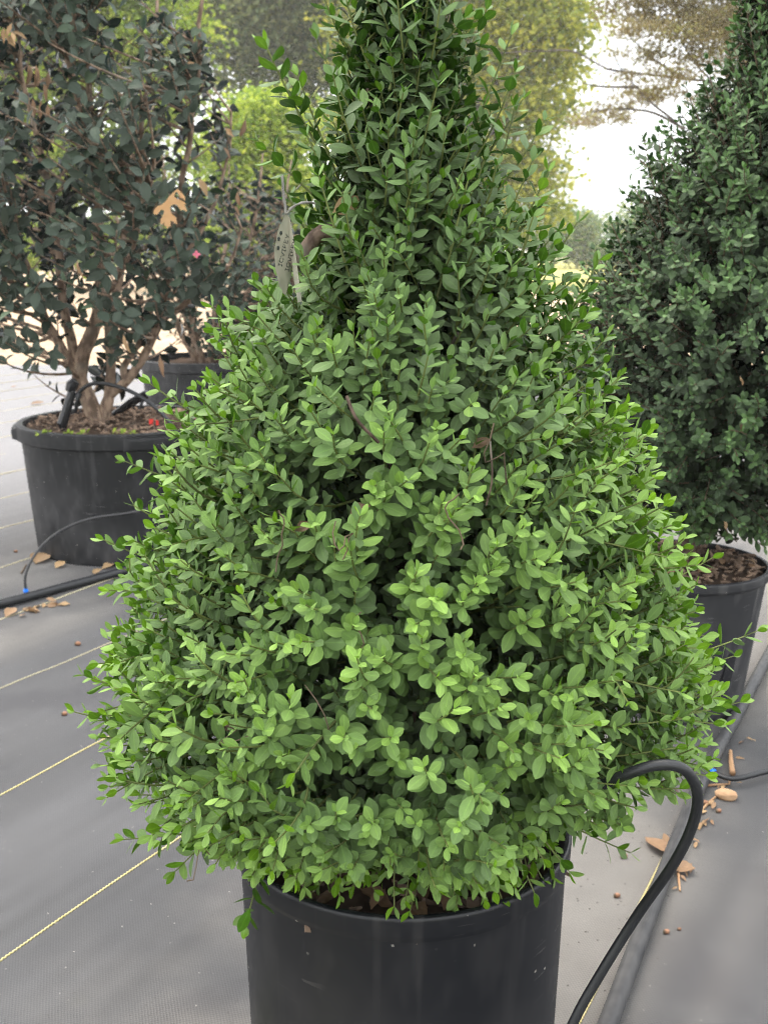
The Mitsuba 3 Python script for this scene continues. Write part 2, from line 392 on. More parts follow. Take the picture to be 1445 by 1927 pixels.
class Leaves:
    def __init__(self):
        self.V, self.U = [], []

    def add(self, *a, **k):
        v, u = leaf_meshes(*a, **k)
        self.V.append(v); self.U.append(u)

    def done(self):
        self.V, self.U = np.concatenate(self.V), np.concatenate(self.U)
        return self


def sprigs(rng, out, tips, d0, d1, length, pairs, leaf_l, tone, ratio=0.50, shape='boxwood', face_up=0.5, outward=None, alpha=(1.05, 0.5)):
    """Boxwood shoots: crossed pairs of leaves along a bent stem. Returns the stems' polylines (S, 5, 3)."""
    S = len(tips)
    d0, d1 = unit(d0), unit(d1)
    pos = lambda u: tips - (d0 * (1 - u)[:, None] + 0.5 * (d1 - d0) * (1 - u**2)[:, None]) * length[:, None]
    phi0 = rng.uniform(0, np.pi, S)
    most = int(pairs.max())
    for j in range(most):
        live = j < pairs
        u = 1 - (j + 0.0) / pairs
        u = np.clip(u + rng.normal(0, 0.01, S), 0, 1)
        tang = unit(d0 + (d1 - d0) * u[:, None])
        ref = unit(np.cross(tang, np.where(np.abs(tang[:, 2:]) < 0.9, [0, 0, 1.0], [1.0, 0, 0])))
        ref2 = np.cross(tang, ref)
        size = 0.62 + 0.38 * np.minimum(j / 2.2, 1.0)
        for side in (0, 1):
            if side and j == 0:
                pass
            ph = phi0 + j * np.pi / 2 + side * np.pi + rng.normal(0, 0.22, S)
            rad = ref * np.cos(ph)[:, None] + ref2 * np.sin(ph)[:, None]
            al = alpha[1] + (alpha[0] - alpha[1]) * np.minimum(j / 2.5, 1.0) + rng.normal(0, 0.16, S)
            D = unit(tang * np.cos(al)[:, None] + rad * np.sin(al)[:, None] + rng.normal(0, 0.06, (S, 3)))
            N = tang * np.sin(al)[:, None] - rad * np.cos(al)[:, None]
            N = N + np.array([0, 0, 1.0]) * face_up + (outward * 0.35 * face_up if outward is not None else 0) + rng.normal(0, 0.27, (S, 3))
            L = leaf_l * size * rng.uniform(0.78, 1.18, S)
            tn = np.clip(tone + (0.17 if j == 0 else 0.09 if j == 1 else -0.04 * (j - 1)) + rng.normal(0, 0.09, S), 0, 1)
            keep = live & (rng.uniform(0, 1, S) > (0.02 if j < 3 else 0.07))
            if keep.any():
                out.add(pos(u)[keep], D[keep], N[keep], L[keep], (L * ratio * rng.uniform(0.85, 1.15, S))[keep], rng.uniform(-0.5, 0.45, S)[keep], rng.uniform(-0.08, 0.20, S)[keep], tn[keep], shape=shape)
    us = np.linspace(0, 1, 5)
    return np.stack([pos(np.full(S, u)) for u in us], 1)


def emit_stems(parent, name, P, r0, r1, mat):
    r = np.linspace(r0, r1, P.shape[1])[None] * np.ones((len(P), 1))
    V, F = many_tubes(P, r, 3)
    k = put(name, V, F, mat, parent, smooth=True)
    labels[k] = {'kind': 'stuff'}


def boxwood(rng, out, axis, lean, profile, n_outer, leaf, tone_fn, up_fn, lumpy=0.18, stem_len=(0.10, 0.17)):
    """Shoots over a surface of revolution (z, left radius, right radius), in three depths."""
    zz, rl, rr = np.array(profile).T
    stems = []
    zs = np.linspace(zz[0], zz[-1], 400)
    area = (np.interp(zs, zz, (rl + rr) / 2) + 0.05) * np.interp(zs, [zz[0], 1.35, 1.5], [1.0, 1.0, 1.35])
    cdf = np.cumsum(area); cdf = cdf / cdf[-1]
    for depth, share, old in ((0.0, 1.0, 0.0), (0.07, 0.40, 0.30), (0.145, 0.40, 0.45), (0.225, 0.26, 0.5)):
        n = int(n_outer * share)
        z = np.interp((np.arange(n) + rng.uniform(0, 1, n)) / n, cdf, zs)
        az = (np.arange(n) * 2.399963 + rng.normal(0, 0.25, n)) % (2 * np.pi)
        ca = np.cos(az)
        R = np.interp(z, zz, rl) * (1 - ca) / 2 + np.interp(z, zz, rr) * (1 + ca) / 2
        e = np.stack([ca, np.sin(az), 0 * az], -1)
        q = np.stack([ca * 2.2, np.sin(az) * 2.2, z * 5.0], -1)
        lump = meshkit.fbm(q, 3, 11) - 0.5
        R = R * (1 + lumpy * lump) + rng.normal(0, 0.018, n) - depth
        hole = meshkit.fbm(q * 2.1 + 31, 2, 17)
        R = R - 0.065 * np.clip((0.38 - hole) / 0.1, 0, 1)
        R = np.maximum(R, 0.015)
        ax = axis + lean * (z - zz[0])[:, None]
        tips = np.stack([ax[:, 0] + R * ca, ax[:, 1] + R * np.sin(az), z], -1)
        up = up_fn(z) + rng.normal(0, 0.22, n)
        d1 = unit(e + np.stack([0 * up, 0 * up, up], -1) + rng.normal(0, 0.28, (n, 3)))
        d0 = unit(e * 1.0 + np.stack([0 * up, 0 * up, 0.5 * up], -1) + rng.normal(0, 0.2, (n, 3)))
        ln = rng.uniform(stem_len[0], stem_len[1], n)
        pairs = np.clip(np.round(ln / (leaf * 0.50)), 4, 10)
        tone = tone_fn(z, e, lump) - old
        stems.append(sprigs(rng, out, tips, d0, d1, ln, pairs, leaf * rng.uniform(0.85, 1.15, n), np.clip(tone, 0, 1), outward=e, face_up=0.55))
    return np.concatenate(stems)


foliage = []          # (owner key, Leaves, material, share shown as single parts) written after the visibility count


# ---- the big boxwood in front
AX = np.array([0.032, 1.70])
rng = np.random.default_rng(11)
main = thing('boxwood_shrub', 'large bright green boxwood in the foreground with a bushy skirt and narrow top', 'shrub')
box_l = Leaves()
PROFILE = [(0.60, 0.25, 0.19), (0.66, 0.40, 0.27), (0.71, 0.45, 0.37), (0.78, 0.475, 0.475), (0.88, 0.46, 0.475), (1.0, 0.42, 0.435), (1.12, 0.38, 0.395), (1.22, 0.345, 0.355), (1.32, 0.30, 0.315),
           (1.40, 0.25, 0.275), (1.46, 0.19, 0.24), (1.52, 0.13, 0.20), (1.60, 0.11, 0.145), (1.70, 0.09, 0.105), (1.80, 0.072, 0.078), (1.92, 0.045, 0.045), (2.02, 0.02, 0.02)]
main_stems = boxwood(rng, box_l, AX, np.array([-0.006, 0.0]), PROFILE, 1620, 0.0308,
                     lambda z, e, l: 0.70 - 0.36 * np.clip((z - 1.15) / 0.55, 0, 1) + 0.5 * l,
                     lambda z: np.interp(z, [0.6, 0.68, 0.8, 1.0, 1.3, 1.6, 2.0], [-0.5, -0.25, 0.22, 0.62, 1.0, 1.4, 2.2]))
# loose upright shoots round the narrow top
nt = 78
az = np.arange(nt) * 2.399963
zt = np.linspace(1.48, 2.10, nt)[np.argsort((np.arange(nt) * 0.618) % 1)]
e = np.stack([np.cos(az), np.sin(az), 0 * az], -1)
rt = rng.uniform(0.12, 0.20, nt) * np.interp(zt, [1.48, 1.70, 1.84, 2.1], [1.2, 1.0, 0.68, 0.25])
tt_ = np.stack([AX[0] + rt * e[:, 0], AX[1] + rt * e[:, 1], zt], -1)
main_stems = np.concatenate([main_stems, sprigs(rng, box_l, tt_, e + [0, 0, 0.9], e * 0.45 + [0, 0, 1.0] + rng.normal(0, 0.12, (nt, 3)), rng.uniform(0.17, 0.25, nt), np.round(rng.uniform(7, 10, nt)), np.full(nt, 0.034), np.full(nt, 0.34), face_up=0.2, outward=e)])
# shoots that hang over the pot's rim
nd = 74
az = np.radians(rng.uniform(-190, -15, nd))
e = np.stack([np.cos(az), np.sin(az), 0 * az], -1)
rd = rng.uniform(0.20, 0.285, nd)
td = np.stack([AX[0] + rd * e[:, 0], AX[1] + rd * e[:, 1], rng.uniform(0.555, 0.63, nd)], -1)
main_stems = np.concatenate([main_stems, sprigs(rng, box_l, td, e * 0.9 + [0, 0, -0.15], e * 0.5 + [0, 0, -0.7] + rng.normal(0, 0.2, (nd, 3)), rng.uniform(0.12, 0.18, nd), np.round(rng.uniform(6, 9, nd)), np.full(nd, 0.0308), np.full(nd, 0.66), face_up=0.5, outward=e)])
# long shoots that stand out of the outline
long_shoots = [((1424, 1188), 1.72, (1, 0, .38)), ((1392, 1322), 1.66, (1, 0, .22)), ((1336, 1436), 1.60, (1, 0, .25)), ((1186, 1606), 1.50, (.8, -.2, -.35)), ((236, 868), 1.70, (-1, 0, .35)),
               ((196, 1016), 1.68, (-1, 0, .4)), ((140, 1340), 1.62, (-1, 0, .2)), ((186, 1440), 1.58, (-1, 0, .0)), ((484, 262), 1.70, (-.8, 0, .75)), ((498, 80), 1.70, (-.5, 0, 1)), ((984, 186), 1.70, (.6, 0, .9)),
               ((1032, 322), 1.70, (.5, 0, 1)), ((1086, 418), 1.70, (.6, 0, .9)), ((1128, 488), 1.72, (.5, 0, .9)), ((962, 64), 1.68, (.4, 0, 1)), ((462, 1742), 1.44, (-.25, -.15, -1)), ((742, 1706), 1.41, (.0, -.5, -1)),
               ((400, 578), 1.70, (-.7, 0, .8)), ((283, 722), 1.70, (-.9, 0, .6)), ((1226, 866), 1.7, (.7, 0, .8)), ((1340, 1050), 1.72, (.9, 0, .5)), ((232, 1580), 1.58, (-1, 0, -.15)), ((640, 1650), 1.42, (-.2, -.5, -.9)),
               ((930, 1680), 1.42, (.2, -.5, -.9)), ((1070, 1640), 1.45, (.5, -.4, -.6)), ((560, 1650), 1.42, (-.3, -.5, -.8)), ((330, 1640), 1.5, (-.7, -.3, -.7)), ((205, 1480), 1.6, (-1, -.1, -.1)), ((156, 1270), 1.66, (-1, 0, .3)),
               ((1300, 1250), 1.62, (1, -.1, .2)), ((1380, 1235), 1.7, (1, 0, .3)), ((1240, 1490), 1.55, (.9, -.1, -.2)), ((250, 950), 1.7, (-.9, 0, .5)), ((1010, 390), 1.66, (.3, 0, 1)), ((560, 140), 1.7, (-.4, 0, 1)), ((820, 1640), 1.4, (0, -.6, -.8)),
               ((700, 620), 1.47, (-.1, -.3, 1)), ((880, 340), 1.55, (.25, -.1, 1)), ((600, 330), 1.56, (-.3, -.1, 1)), ((690, 1640), 1.41, (-.1, -.5, -.9)), ((480, 1640), 1.45, (-.3, -.4, -.8)), ((1005, 1680), 1.44, (.35, -.4, -.8))]
lt = np.array([at(*p, Y) for p, Y, _ in long_shoots])
ld = np.array([d for _, _, d in long_shoots], float)
nl = len(lt)
main_stems = np.concatenate([main_stems, sprigs(rng, box_l, lt, unit(ld) + [0, 0, -0.12], ld + np.array([0, 0, 0.1]), rng.uniform(0.15, 0.22, nl), np.round(rng.uniform(8, 11, nl)), np.full(nl, 0.034), np.full(nl, 0.60), face_up=0.35,
                                                     outward=unit(ld * [1, 1, 0] + 1e-6))])
foliage.append((main, box_l.done(), 'boxwood_leaf_mat'))
trunk = spline([(AX[0], AX[1], 0.45), (AX[0] + 0.01, AX[1] + 0.01, 0.9), (AX[0] - 0.01, AX[1], 1.3), (AX[0], AX[1] + 0.01, 1.75), (AX[0], AX[1], 2.05)], 24)
put('trunk', *tube(trunk, np.linspace(0.028, 0.006, 24), 8), 'boxwood_bark_mat', main)
limb_mesh = []
for i in range(46):
    z0 = rng.uniform(0.5, 1.85)
    a = i * 2.4
    R = np.interp(z0 + 0.12, [p[0] for p in PROFILE], [0.5 * (p[1] + p[2]) for p in PROFILE]) * 0.62
    b = np.array([np.interp(z0, trunk[:, 2], trunk[:, 0]), np.interp(z0, trunk[:, 2], trunk[:, 1]), z0])
    e = np.array([math.cos(a), math.sin(a), 0])
    p = spline([b, b + e * R * 0.45 + [0, 0, 0.05], b + e * R + [0, 0, 0.16]], 8)
    limb_mesh.append(tube(p, np.linspace(0.009, 0.0025, 8), 5))
    put('branch', *limb_mesh[-1], 'boxwood_bark_mat', main)
p = spline([at(640, 440, 1.66), at(600, 440, 1.64), at(572, 474, 1.62), at(552, 500, 1.62)], 8)
put('branch', *tube(p, np.linspace(0.013, 0.010, 8), 7), 'boxwood_bark_mat', main)
put('branch', *tube(spline([at(652, 745, 1.34), at(672, 790, 1.33), at(712, 832, 1.35)], 8), 0.0022, 5), 'boxwood_bark_mat', main)
put('branch', *tube(spline([at(922, 830, 1.30), at(926, 900, 1.29), at(915, 950, 1.31)], 8), 0.0012, 5), 'boxwood_bark_mat', main)
emit_stems(main, 'twig', main_stems, 0.0024, 0.0011, 'twig_mat')
# spent threads and dead bits that hang in the foliage
hang = []
for px, py in ((700, 1190), (712, 1290), (590, 1370), (520, 1010), (860, 990), (650, 1020), (440, 1380), (930, 860), (360, 1640)):
    c = at(px, py, 1.29 + 0.02 * rng.normal())
    hang.append(tube(spline([c + rng.normal(0, 0.012, 3) + [0, 0.03, 0.02 - 0.02 * i] for i in range(4)], 10) + rng.normal(0, 0.0012, (10, 3)), 0.0009, 4))
k = put('dead_twig', *join(hang), 'brown_twig_mat', main)
labels[k] = {'kind': 'stuff', 'label': 'thin dry brown twigs hanging in the foliage'}


# ---- pots
def pot(name, label, c, R, H, rb, band, mat, soil_z, seed, thick=0.012, lip=0.006, lugs=False, soil_amp=0.012, mulch=0):
    k = thing(name, label, 'plant pot')
    rw = R - lip
    prof = [(0.001, 0.012), (rb - 0.02, 0.012), (rb - 0.006, 0.002), (rb, 0.012)]
    for t in np.linspace(0.08, 1, 12):
        z = 0.012 + (H - band - 0.012) * t
        prof.append((rb + (rw - rb) * (z / H), z))
    wall = lathe(prof, 96, c)
    w = wall.vertices
    ang = np.arctan2(w[:, 1] - c[1], w[:, 0] - c[0])
    dent = 0.005 * (meshkit.fbm(np.stack([np.cos(ang) * 1.3 + seed, np.sin(ang) * 1.3, w[:, 2] * 2], -1), 2, seed) - 0.5)
    w[:, :2] += np.stack([np.cos(ang), np.sin(ang)], -1) * dent[:, None]
    put_mesh('wall', wall, mat, k, 40)
    zb, rband = H - band, rb + (rw - rb) * ((H - band) / H)
    rim = lathe([(rband - 0.002, zb + 0.001), (rband + lip * 0.7, zb - 0.004), (R - 0.001, zb + 0.002), (R, zb + 0.006), (R + 0.001, H - 0.006), (R - 0.001, H - 0.001), (R - 0.004, H + 0.001), (R - thick + 0.003, H + 0.001), (R - thick, H - 0.003),
                 (R - thick - 0.004, H - band), (R - thick - 0.010, soil_z - 0.05)], 128, c)
    put_mesh('rim', rim, mat, k, 35)
    if lugs:
        for a0, a1 in ((math.radians(-78), math.radians(-40)), (math.radians(160), math.radians(205)), (math.radians(20), math.radians(60))):
            aa = np.linspace(a0, a1, 24)
            sec = np.array([(R - 0.004, H - band - 0.004), (R + 0.020, H - band + 0.004), (R + 0.024, H - band * 0.45), (R + 0.018, H - band * 0.22), (R - 0.004, H - band * 0.2)])
            V = np.stack([c[0] + sec[None, :, 0] * np.cos(aa)[:, None], c[1] + sec[None, :, 0] * np.sin(aa)[:, None], np.broadcast_to(sec[None, :, 1], (24, 5))], -1)
            f = np.minimum(np.minimum(np.arange(24), 23 - np.arange(24)) / 2.0, 1)[:, None]
            rr = np.hypot(V[..., 0] - c[0], V[..., 1] - c[1])
            g = (R - 0.004 + (rr - R + 0.004) * (0.15 + 0.85 * f)) / rr
            V[..., 0] = c[0] + (V[..., 0] - c[0]) * g
            V[..., 1] = c[1] + (V[..., 1] - c[1]) * g
            i, j = np.meshgrid(np.arange(23), np.arange(5), indexing='ij')
            o = lambda i_, j_: i_ * 5 + j_ % 5
            q = np.stack([o(i, j), o(i, j + 1), o(i + 1, j + 1), o(i + 1, j)], -1).reshape(-1, 4)
            put('lug', V.reshape(-1, 3), np.vstack([q[:, [0, 2, 1]], q[:, [0, 3, 2]], [[0, 1, 2], [0, 2, 3], [0, 3, 4], [115, 117, 116], [115, 118, 117], [115, 119, 118]]]), mat, k, smooth=40)
    rs = R - thick - 0.006
    rad, ang = np.linspace(0, rs, 26), np.arange(64) * 2 * np.pi / 64
    X = c[0] + rad[:, None] * np.cos(ang)
    Y = c[1] + rad[:, None] * np.sin(ang)
    Z = soil_z + soil_amp * 2 * (meshkit.fbm(np.stack([X * 14, Y * 14, 0 * X + seed], -1), 4, seed) - 0.5) + 0.02 * (1 - rad[:, None] / rs)
    i, j = np.meshgrid(np.arange(25), np.arange(64), indexing='ij')
    o = lambda i_, j_: i_ * 64 + j_ % 64
    q = np.stack([o(i, j), o(i + 1, j), o(i + 1, j + 1), o(i, j + 1)], -1).reshape(-1, 4)
    put('soil', np.stack([X, Y, Z], -1).reshape(-1, 3), np.vstack([q[:, [0, 1, 2]], q[:, [0, 2, 3]]]), 'soil_mat', k, smooth=True)
    if mulch:
        rg = np.random.default_rng(seed + 100)
        chips = []
        for _ in range(mulch):
            b = trimesh.creation.icosahedron()
            s = rg.uniform(0.5, 1.3)
            b.vertices *= np.array([rg.uniform(0.015, 0.034), rg.uniform(0.006, 0.013), rg.uniform(0.003, 0.006)]) * s
            b.vertices += rg.normal(0, 0.0015, b.vertices.shape)
            b.apply_transform(trimesh.transformations.euler_matrix(rg.normal(0, 0.35), rg.normal(0, 0.35), rg.uniform(0, 6.3)))
            r_, a_ = rs * 0.97 * math.sqrt(rg.uniform(0, 1)), rg.uniform(0, 6.3)
            z = soil_z + soil_amp * 0.8 + 0.02 * (1 - r_ / rs)
            b.apply_translation([c[0] + r_ * math.cos(a_), c[1] + r_ * math.sin(a_), z + rg.uniform(-0.004, 0.010)])
            chips.append((b.vertices, b.faces))
        m = put('mulch', *join(chips), 'chip_mat', k, smooth=False)
        labels[m] = {'kind': 'stuff'}
    return k


P1, P3, P2 = (-1.33, 5.67), (0.985, 3.58), (-1.45, 9.1)
pot('plant_pot', 'large plain black plastic pot in the foreground under the bright green boxwood', AX, 0.278, 0.566, 0.257, 0.036, 'pot_main_mat', 0.512, 1, mulch=120)
pot('plant_pot', 'wide dusty black pot at the left with a thick lugged rim, holding the camellia', P1, 0.530, 0.657, 0.465, 0.075, 'pot_left_mat', 0.628, 2, 0.035, 0.016, True, 0.02, 420)
pr = pot('plant_pot', 'scuffed grey black pot at the right edge under the dark boxwood', P3, 0.290, 0.492, 0.225, 0.030, 'pot_right_mat', 0.474, 3, 0.016, 0.008, False, 0.014, 260)
pot('plant_pot', 'dark grey pot behind the left camellia, mostly hidden by its foliage', P2, 0.530, 0.65, 0.465, 0.075, 'pot_left_mat', 0.60, 4, 0.035, 0.016, False, 0.02, 0)
# the moulded slot on the right pot's wall
slot = trimesh.creation.box(extents=(0.036, 0.010, 0.095))
slot.apply_transform(trimesh.transformations.rotation_matrix(math.radians(12), [0, 1, 0]))
a = math.radians(-62)
slot.apply_transform(trimesh.transformations.rotation_matrix(a + math.pi / 2, [0, 0, 1]))
slot.apply_translation([P3[0] + 0.249 * math.cos(a), P3[1] + 0.249 * math.sin(a), 0.20])
put_mesh('slot', slot, 'black_plastic_mat', pr, False, label='dark moulded slot low on the pot wall')

# ---- the dark boxwood on the right
rng = np.random.default_rng(23)
dark = thing('boxwood_shrub', 'dark green boxwood at the right edge, taller and duller than the foreground one', 'shrub')
dk = Leaves()
DPROF = [(0.61, 0.22, 0.30), (0.66, 0.31, 0.38), (0.74, 0.42, 0.42), (0.90, 0.52, 0.46), (1.10, 0.58, 0.48), (1.30, 0.56, 0.47), (1.45, 0.50, 0.44), (1.58, 0.425, 0.40), (1.70, 0.365, 0.36), (1.80, 0.33, 0.33),
         (1.90, 0.265, 0.28), (2.0, 0.18, 0.22), (2.12, 0.12, 0.17), (2.3, 0.12, 0.15), (2.5, 0.09, 0.1), (2.7, 0.02, 0.02)]
DAX = np.array([1.10, 3.60])
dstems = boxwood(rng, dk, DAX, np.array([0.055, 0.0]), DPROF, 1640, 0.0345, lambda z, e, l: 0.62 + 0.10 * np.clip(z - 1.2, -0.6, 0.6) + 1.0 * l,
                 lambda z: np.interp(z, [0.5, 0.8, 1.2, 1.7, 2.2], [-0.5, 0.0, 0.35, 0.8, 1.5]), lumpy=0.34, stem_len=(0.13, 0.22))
ls = [((1212, 262), 3.5, (-.3, 0, 1)), ((1238, 250), 3.5, (-.2, 0, 1)), ((1186, 340), 3.5, (-.6, 0, .8)), ((1150, 420), 3.5, (-.5, 0, .9)), ((1330, 110), 3.55, (-.3, 0, 1)), ((1322, 150), 3.5, (-.4, 0, .9)), ((1290, 165), 3.5, (-.5, 0, .9)),
      ((1405, 20), 3.5, (-.3, 0, 1)), ((1380, 90), 3.5, (-.5, 0, .8)), ((1118, 470), 3.5, (-.6, 0, .8))]
lt = np.array([at(*p, Y) for p, Y, _ in ls]); ld = np.array([d for _, _, d in ls], float); nl = len(ls)
dstems = np.concatenate([dstems, sprigs(rng, dk, lt, ld, ld + np.array([0, 0, 0.15]), rng.uniform(0.2, 0.28, nl), np.full(nl, 9.0), np.full(nl, 0.040), np.full(nl, 0.5), face_up=0.3)])
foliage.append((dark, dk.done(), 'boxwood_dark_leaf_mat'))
dtr = spline([(P3[0], P3[1], 0.40), (1.06, 3.6, 0.9), (1.14, 3.6, 1.5), (1.18, 3.6, 2.1), (1.21, 3.6, 2.6)], 20)
put('trunk', *tube(dtr, np.linspace(0.035, 0.006, 20), 8), 'boxwood_bark_mat', dark)
for i in range(36):
    z0 = rng.uniform(0.55, 2.2)
    a = i * 2.4
    R = np.interp(z0 + 0.1, [q[0] for q in DPROF], [0.5 * (q[1] + q[2]) for q in DPROF]) * 0.65
    b = np.array([np.interp(z0, dtr[:, 2], dtr[:, 0]), 3.6, z0]); e = np.array([math.cos(a), math.sin(a), 0])
    put('branch', *tube(spline([b, b + e * R * 0.5 + [0, 0, 0.06], b + e * R + [0, 0, 0.18]], 7), np.linspace(0.012, 0.003, 7), 5), 'boxwood_bark_mat', dark)
emit_stems(dark, 'twig', dstems, 0.0030, 0.0014, 'brown_twig_mat')


# ---- camellias: stems fan out of the pot, twigs reach into the crown, leaves alternate along the twigs
def camellia(key, stems, radii, crown, n_twigs, leaf, seed, mat_leaf='camellia_leaf_mat'):
    """stems: polylines; crown: function(rng, n) -> points; returns Leaves."""
    rg = np.random.default_rng(seed)
    pts = []
    for pl, (ra, rb_) in zip(stems, radii):
        q = spline(pl, 4 * len(pl) + 6)
        wob = (meshkit.fbm(q * 6 + seed, 2, seed) - 0.5)[:, None] * 0.03
        q = q + wob * [1, 0.6, 0]
        put('stem', *tube(q, np.linspace(ra, rb_, len(q)), 8), 'camellia_bark_mat', key)
        pts.append(np.column_stack([q, np.linspace(ra, rb_, len(q))]))
    pts = np.vstack(pts)
    tips = crown(rg, n_twigs)
    lv = Leaves()
    base = []
    for t in tips:                                       # every twig grows from a stem point below it
        d = np.linalg.norm(pts[:, :3] - t, axis=1) + 3.0 * np.maximum(pts[:, 2] - t[2] + 0.12, 0) + rg.uniform(0, 0.15, len(pts))
        base.append(pts[np.argmin(d), :3])
    base = np.array(base)
    v = tips - base
    ln = np.linalg.norm(v, axis=1)
    us = np.linspace(0, 1, 7)
    sag = rg.normal(0, 0.06, (n_twigs, 3)) * ln[:, None]
    P = np.stack([base + v * u + sag * (u * (1 - u) * 2.0) + np.array([0, 0, 1.0]) * (ln * 0.16)[:, None] * (u * u - u) for u in us], 1)
    r = np.linspace(1, 0.22, 7)[None] * np.clip(0.004 + 0.009 * ln, 0.004, 0.013)[:, None]
    V, F = many_tubes(P, r, 4)
    k = put('twig', V, F, 'camellia_bark_mat', key, smooth=True)
    labels[k] = {'kind': 'stuff'}
    for j in range(9):
        back = 0.02 + j * rg.uniform(0.032, 0.046, n_twigs)
        u = np.clip(1 - back / np.maximum(ln, 0.05), 0, 1)
        keep = (u > 0.02) & (rg.uniform(0, 1, n_twigs) > 0.10)
        f = u * 6
        i = np.minimum(f.astype(int), 5)
        p = P[np.arange(n_twigs), i] * (1 - (f - i))[:, None] + P[np.arange(n_twigs), i + 1] * (f - i)[:, None]
        tang = unit(P[np.arange(n_twigs), i + 1] - P[np.arange(n_twigs), i])
        az = j * 2.4 + rg.uniform(0, 6.28, n_twigs) * 0.15 + np.arange(n_twigs)
        ref = unit(np.cross(tang, [0.1, 0.2, 1.0]))
        rad = ref * np.cos(az)[:, None] + np.cross(tang, ref) * np.sin(az)[:, None]
        al = rg.normal(0.95, 0.22, n_twigs)
        D = unit(tang * np.cos(al)[:, None] + rad * np.sin(al)[:, None] + [0, 0, -0.12] + rg.normal(0, 0.15, (n_twigs, 3)))
        N = tang * np.sin(al)[:, None] - rad * np.cos(al)[:, None] + np.array([0, 0, 0.3]) + rg.normal(0, 0.5, (n_twigs, 3))
        L = leaf * rg.uniform(0.7, 1.2, n_twigs)
        tone = np.clip(rg.normal(0.36, 0.16, n_twigs) + (0.10 if j < 2 else 0), 0, 1)
        lv.add(p[keep], D[keep], N[keep], L[keep], (L * rg.uniform(0.46, 0.60, n_twigs))[keep], rg.uniform(0.05, 0.65, n_twigs)[keep], rg.uniform(0.0, 0.38, n_twigs)[keep], tone[keep], shape='camellia')
    return lv.done()


def px_line(pts, Y, dy=0.0):
    n = len(pts)
    return [at(x, y, Y + dy * i / max(n - 1, 1)) for i, (x, y) in enumerate(pts)]


cam1 = thing('camellia_shrub', 'tall dark glossy leaved camellia with bare brown stems in the wide pot at the left', 'shrub')
Y1 = P1[1]
root = at(192, 800, Y1)
root[2] = 0.60
stems = [[root] + px_line([(168, 752), (148, 706), (168, 632), (187, 564), (184, 430), (178, 340), (173, 280), (152, 210), (118, 60), (100, -60)], Y1, 0.1),
         px_line([(173, 290), (170, 190), (160, 60), (165, -80)], Y1, -0.15),
         [root] + px_line([(200, 752), (238, 716), (268, 674), (300, 610), (322, 520), (336, 420), (350, 300), (372, 150), (378, 40), (390, -80)], Y1, -0.25),
         [root] + px_line([(204, 740), (208, 690), (204, 610), (222, 520), (240, 400), (262, 260), (282, 120), (300, -40)], Y1, 0.35),
         px_line([(150, 712), (112, 650), (72, 560), (40, 470), (14, 360), (-30, 230), (-60, 60)], Y1, -0.1),
         px_line([(152, 704), (126, 610), (112, 500), (98, 380), (70, 260), (40, 120), (20, -60)], Y1, 0.4),
         px_line([(236, 718), (232, 690), (250, 660), (262, 640), (300, 560), (380, 430), (420, 330), (438, 210)], Y1, 0.1),
         px_line([(300, 606), (360, 560), (420, 520), (455, 430)], Y1, -0.1),
         px_line([(72, 560), (20, 530), (-60, 500), (-120, 400)], Y1, -0.1),
         px_line([(187, 564), (212, 540), (230, 505), (262, 430), (290, 330)], Y1, -0.3)]
radii = [(0.048, 0.009), (0.020, 0.007), (0.027, 0.008), (0.030, 0.008), (0.027, 0.008), (0.028, 0.007), (0.020, 0.006), (0.016, 0.006), (0.016, 0.006), (0.014, 0.005)]


def crown1(rg, n):
    out = []
    while len(out) < n:
        px, py = rg.uniform(-190, 470), rg.uniform(-260, 700)
        dy = rg.uniform(-0.85, 0.75)
        right = np.interp(py, [-260, 0, 80, 250, 430, 560, 640, 700], [300, 345, 420, 440, 452, 430, 360, 240])
        left = np.interp(py, [-260, 400, 600, 700], [-150, -190, -150, 40])
        if not left < px < right:
            continue
        m = (left + right) / 2
        if ((px - m) / (0.5 * (right - left))) ** 2 + (dy / 0.9) ** 2 > 1.0:
            continue
        p = at(px, py, Y1 + dy)
        low = np.interp(py, [400, 640, 720], [0.92, 0.34, 0.06])
        lum = meshkit.fbm(p * 2.6, 2, 9)
        if rg.uniform() > low * np.clip((lum - 0.36) / 0.16, 0.05, 1):
            continue
        out.append(p)
    return np.array(out)


foliage.append((cam1, camellia(cam1, stems, radii, crown1, 640, 0.083, 5), 'camellia_leaf_mat'))

cam2 = thing('camellia_shrub', 'smaller leaved camellia standing behind, between the left camellia and the foreground boxwood', 'shrub')
Y2 = P2[1]
st2 = [[np.array([P2[0] + 0.05 * math.cos(a), Y2 + 0.05 * math.sin(a), 0.55]), np.array([P2[0] + 0.25 * math.cos(a), Y2 + 0.25 * math.sin(a), 1.0]), np.array([P2[0] + 0.6 * math.cos(a), Y2 + 0.5 * math.sin(a), 1.6]),
        np.array([P2[0] + 0.75 * math.cos(a), Y2 + 0.6 * math.sin(a), 2.2])] for a in np.arange(6) * 1.047 + 0.3]


def ball(c, r):
    def fn(rg, n):
        p = unit(rg.normal(size=(n * 3, 3))) * rg.uniform(0.25, 1, (n * 3, 1)) ** 0.5
        q = c + p * r
        q = q[(meshkit.fbm(q * 2.4, 2, 3) > 0.38)]
        return q[:n]
    return fn


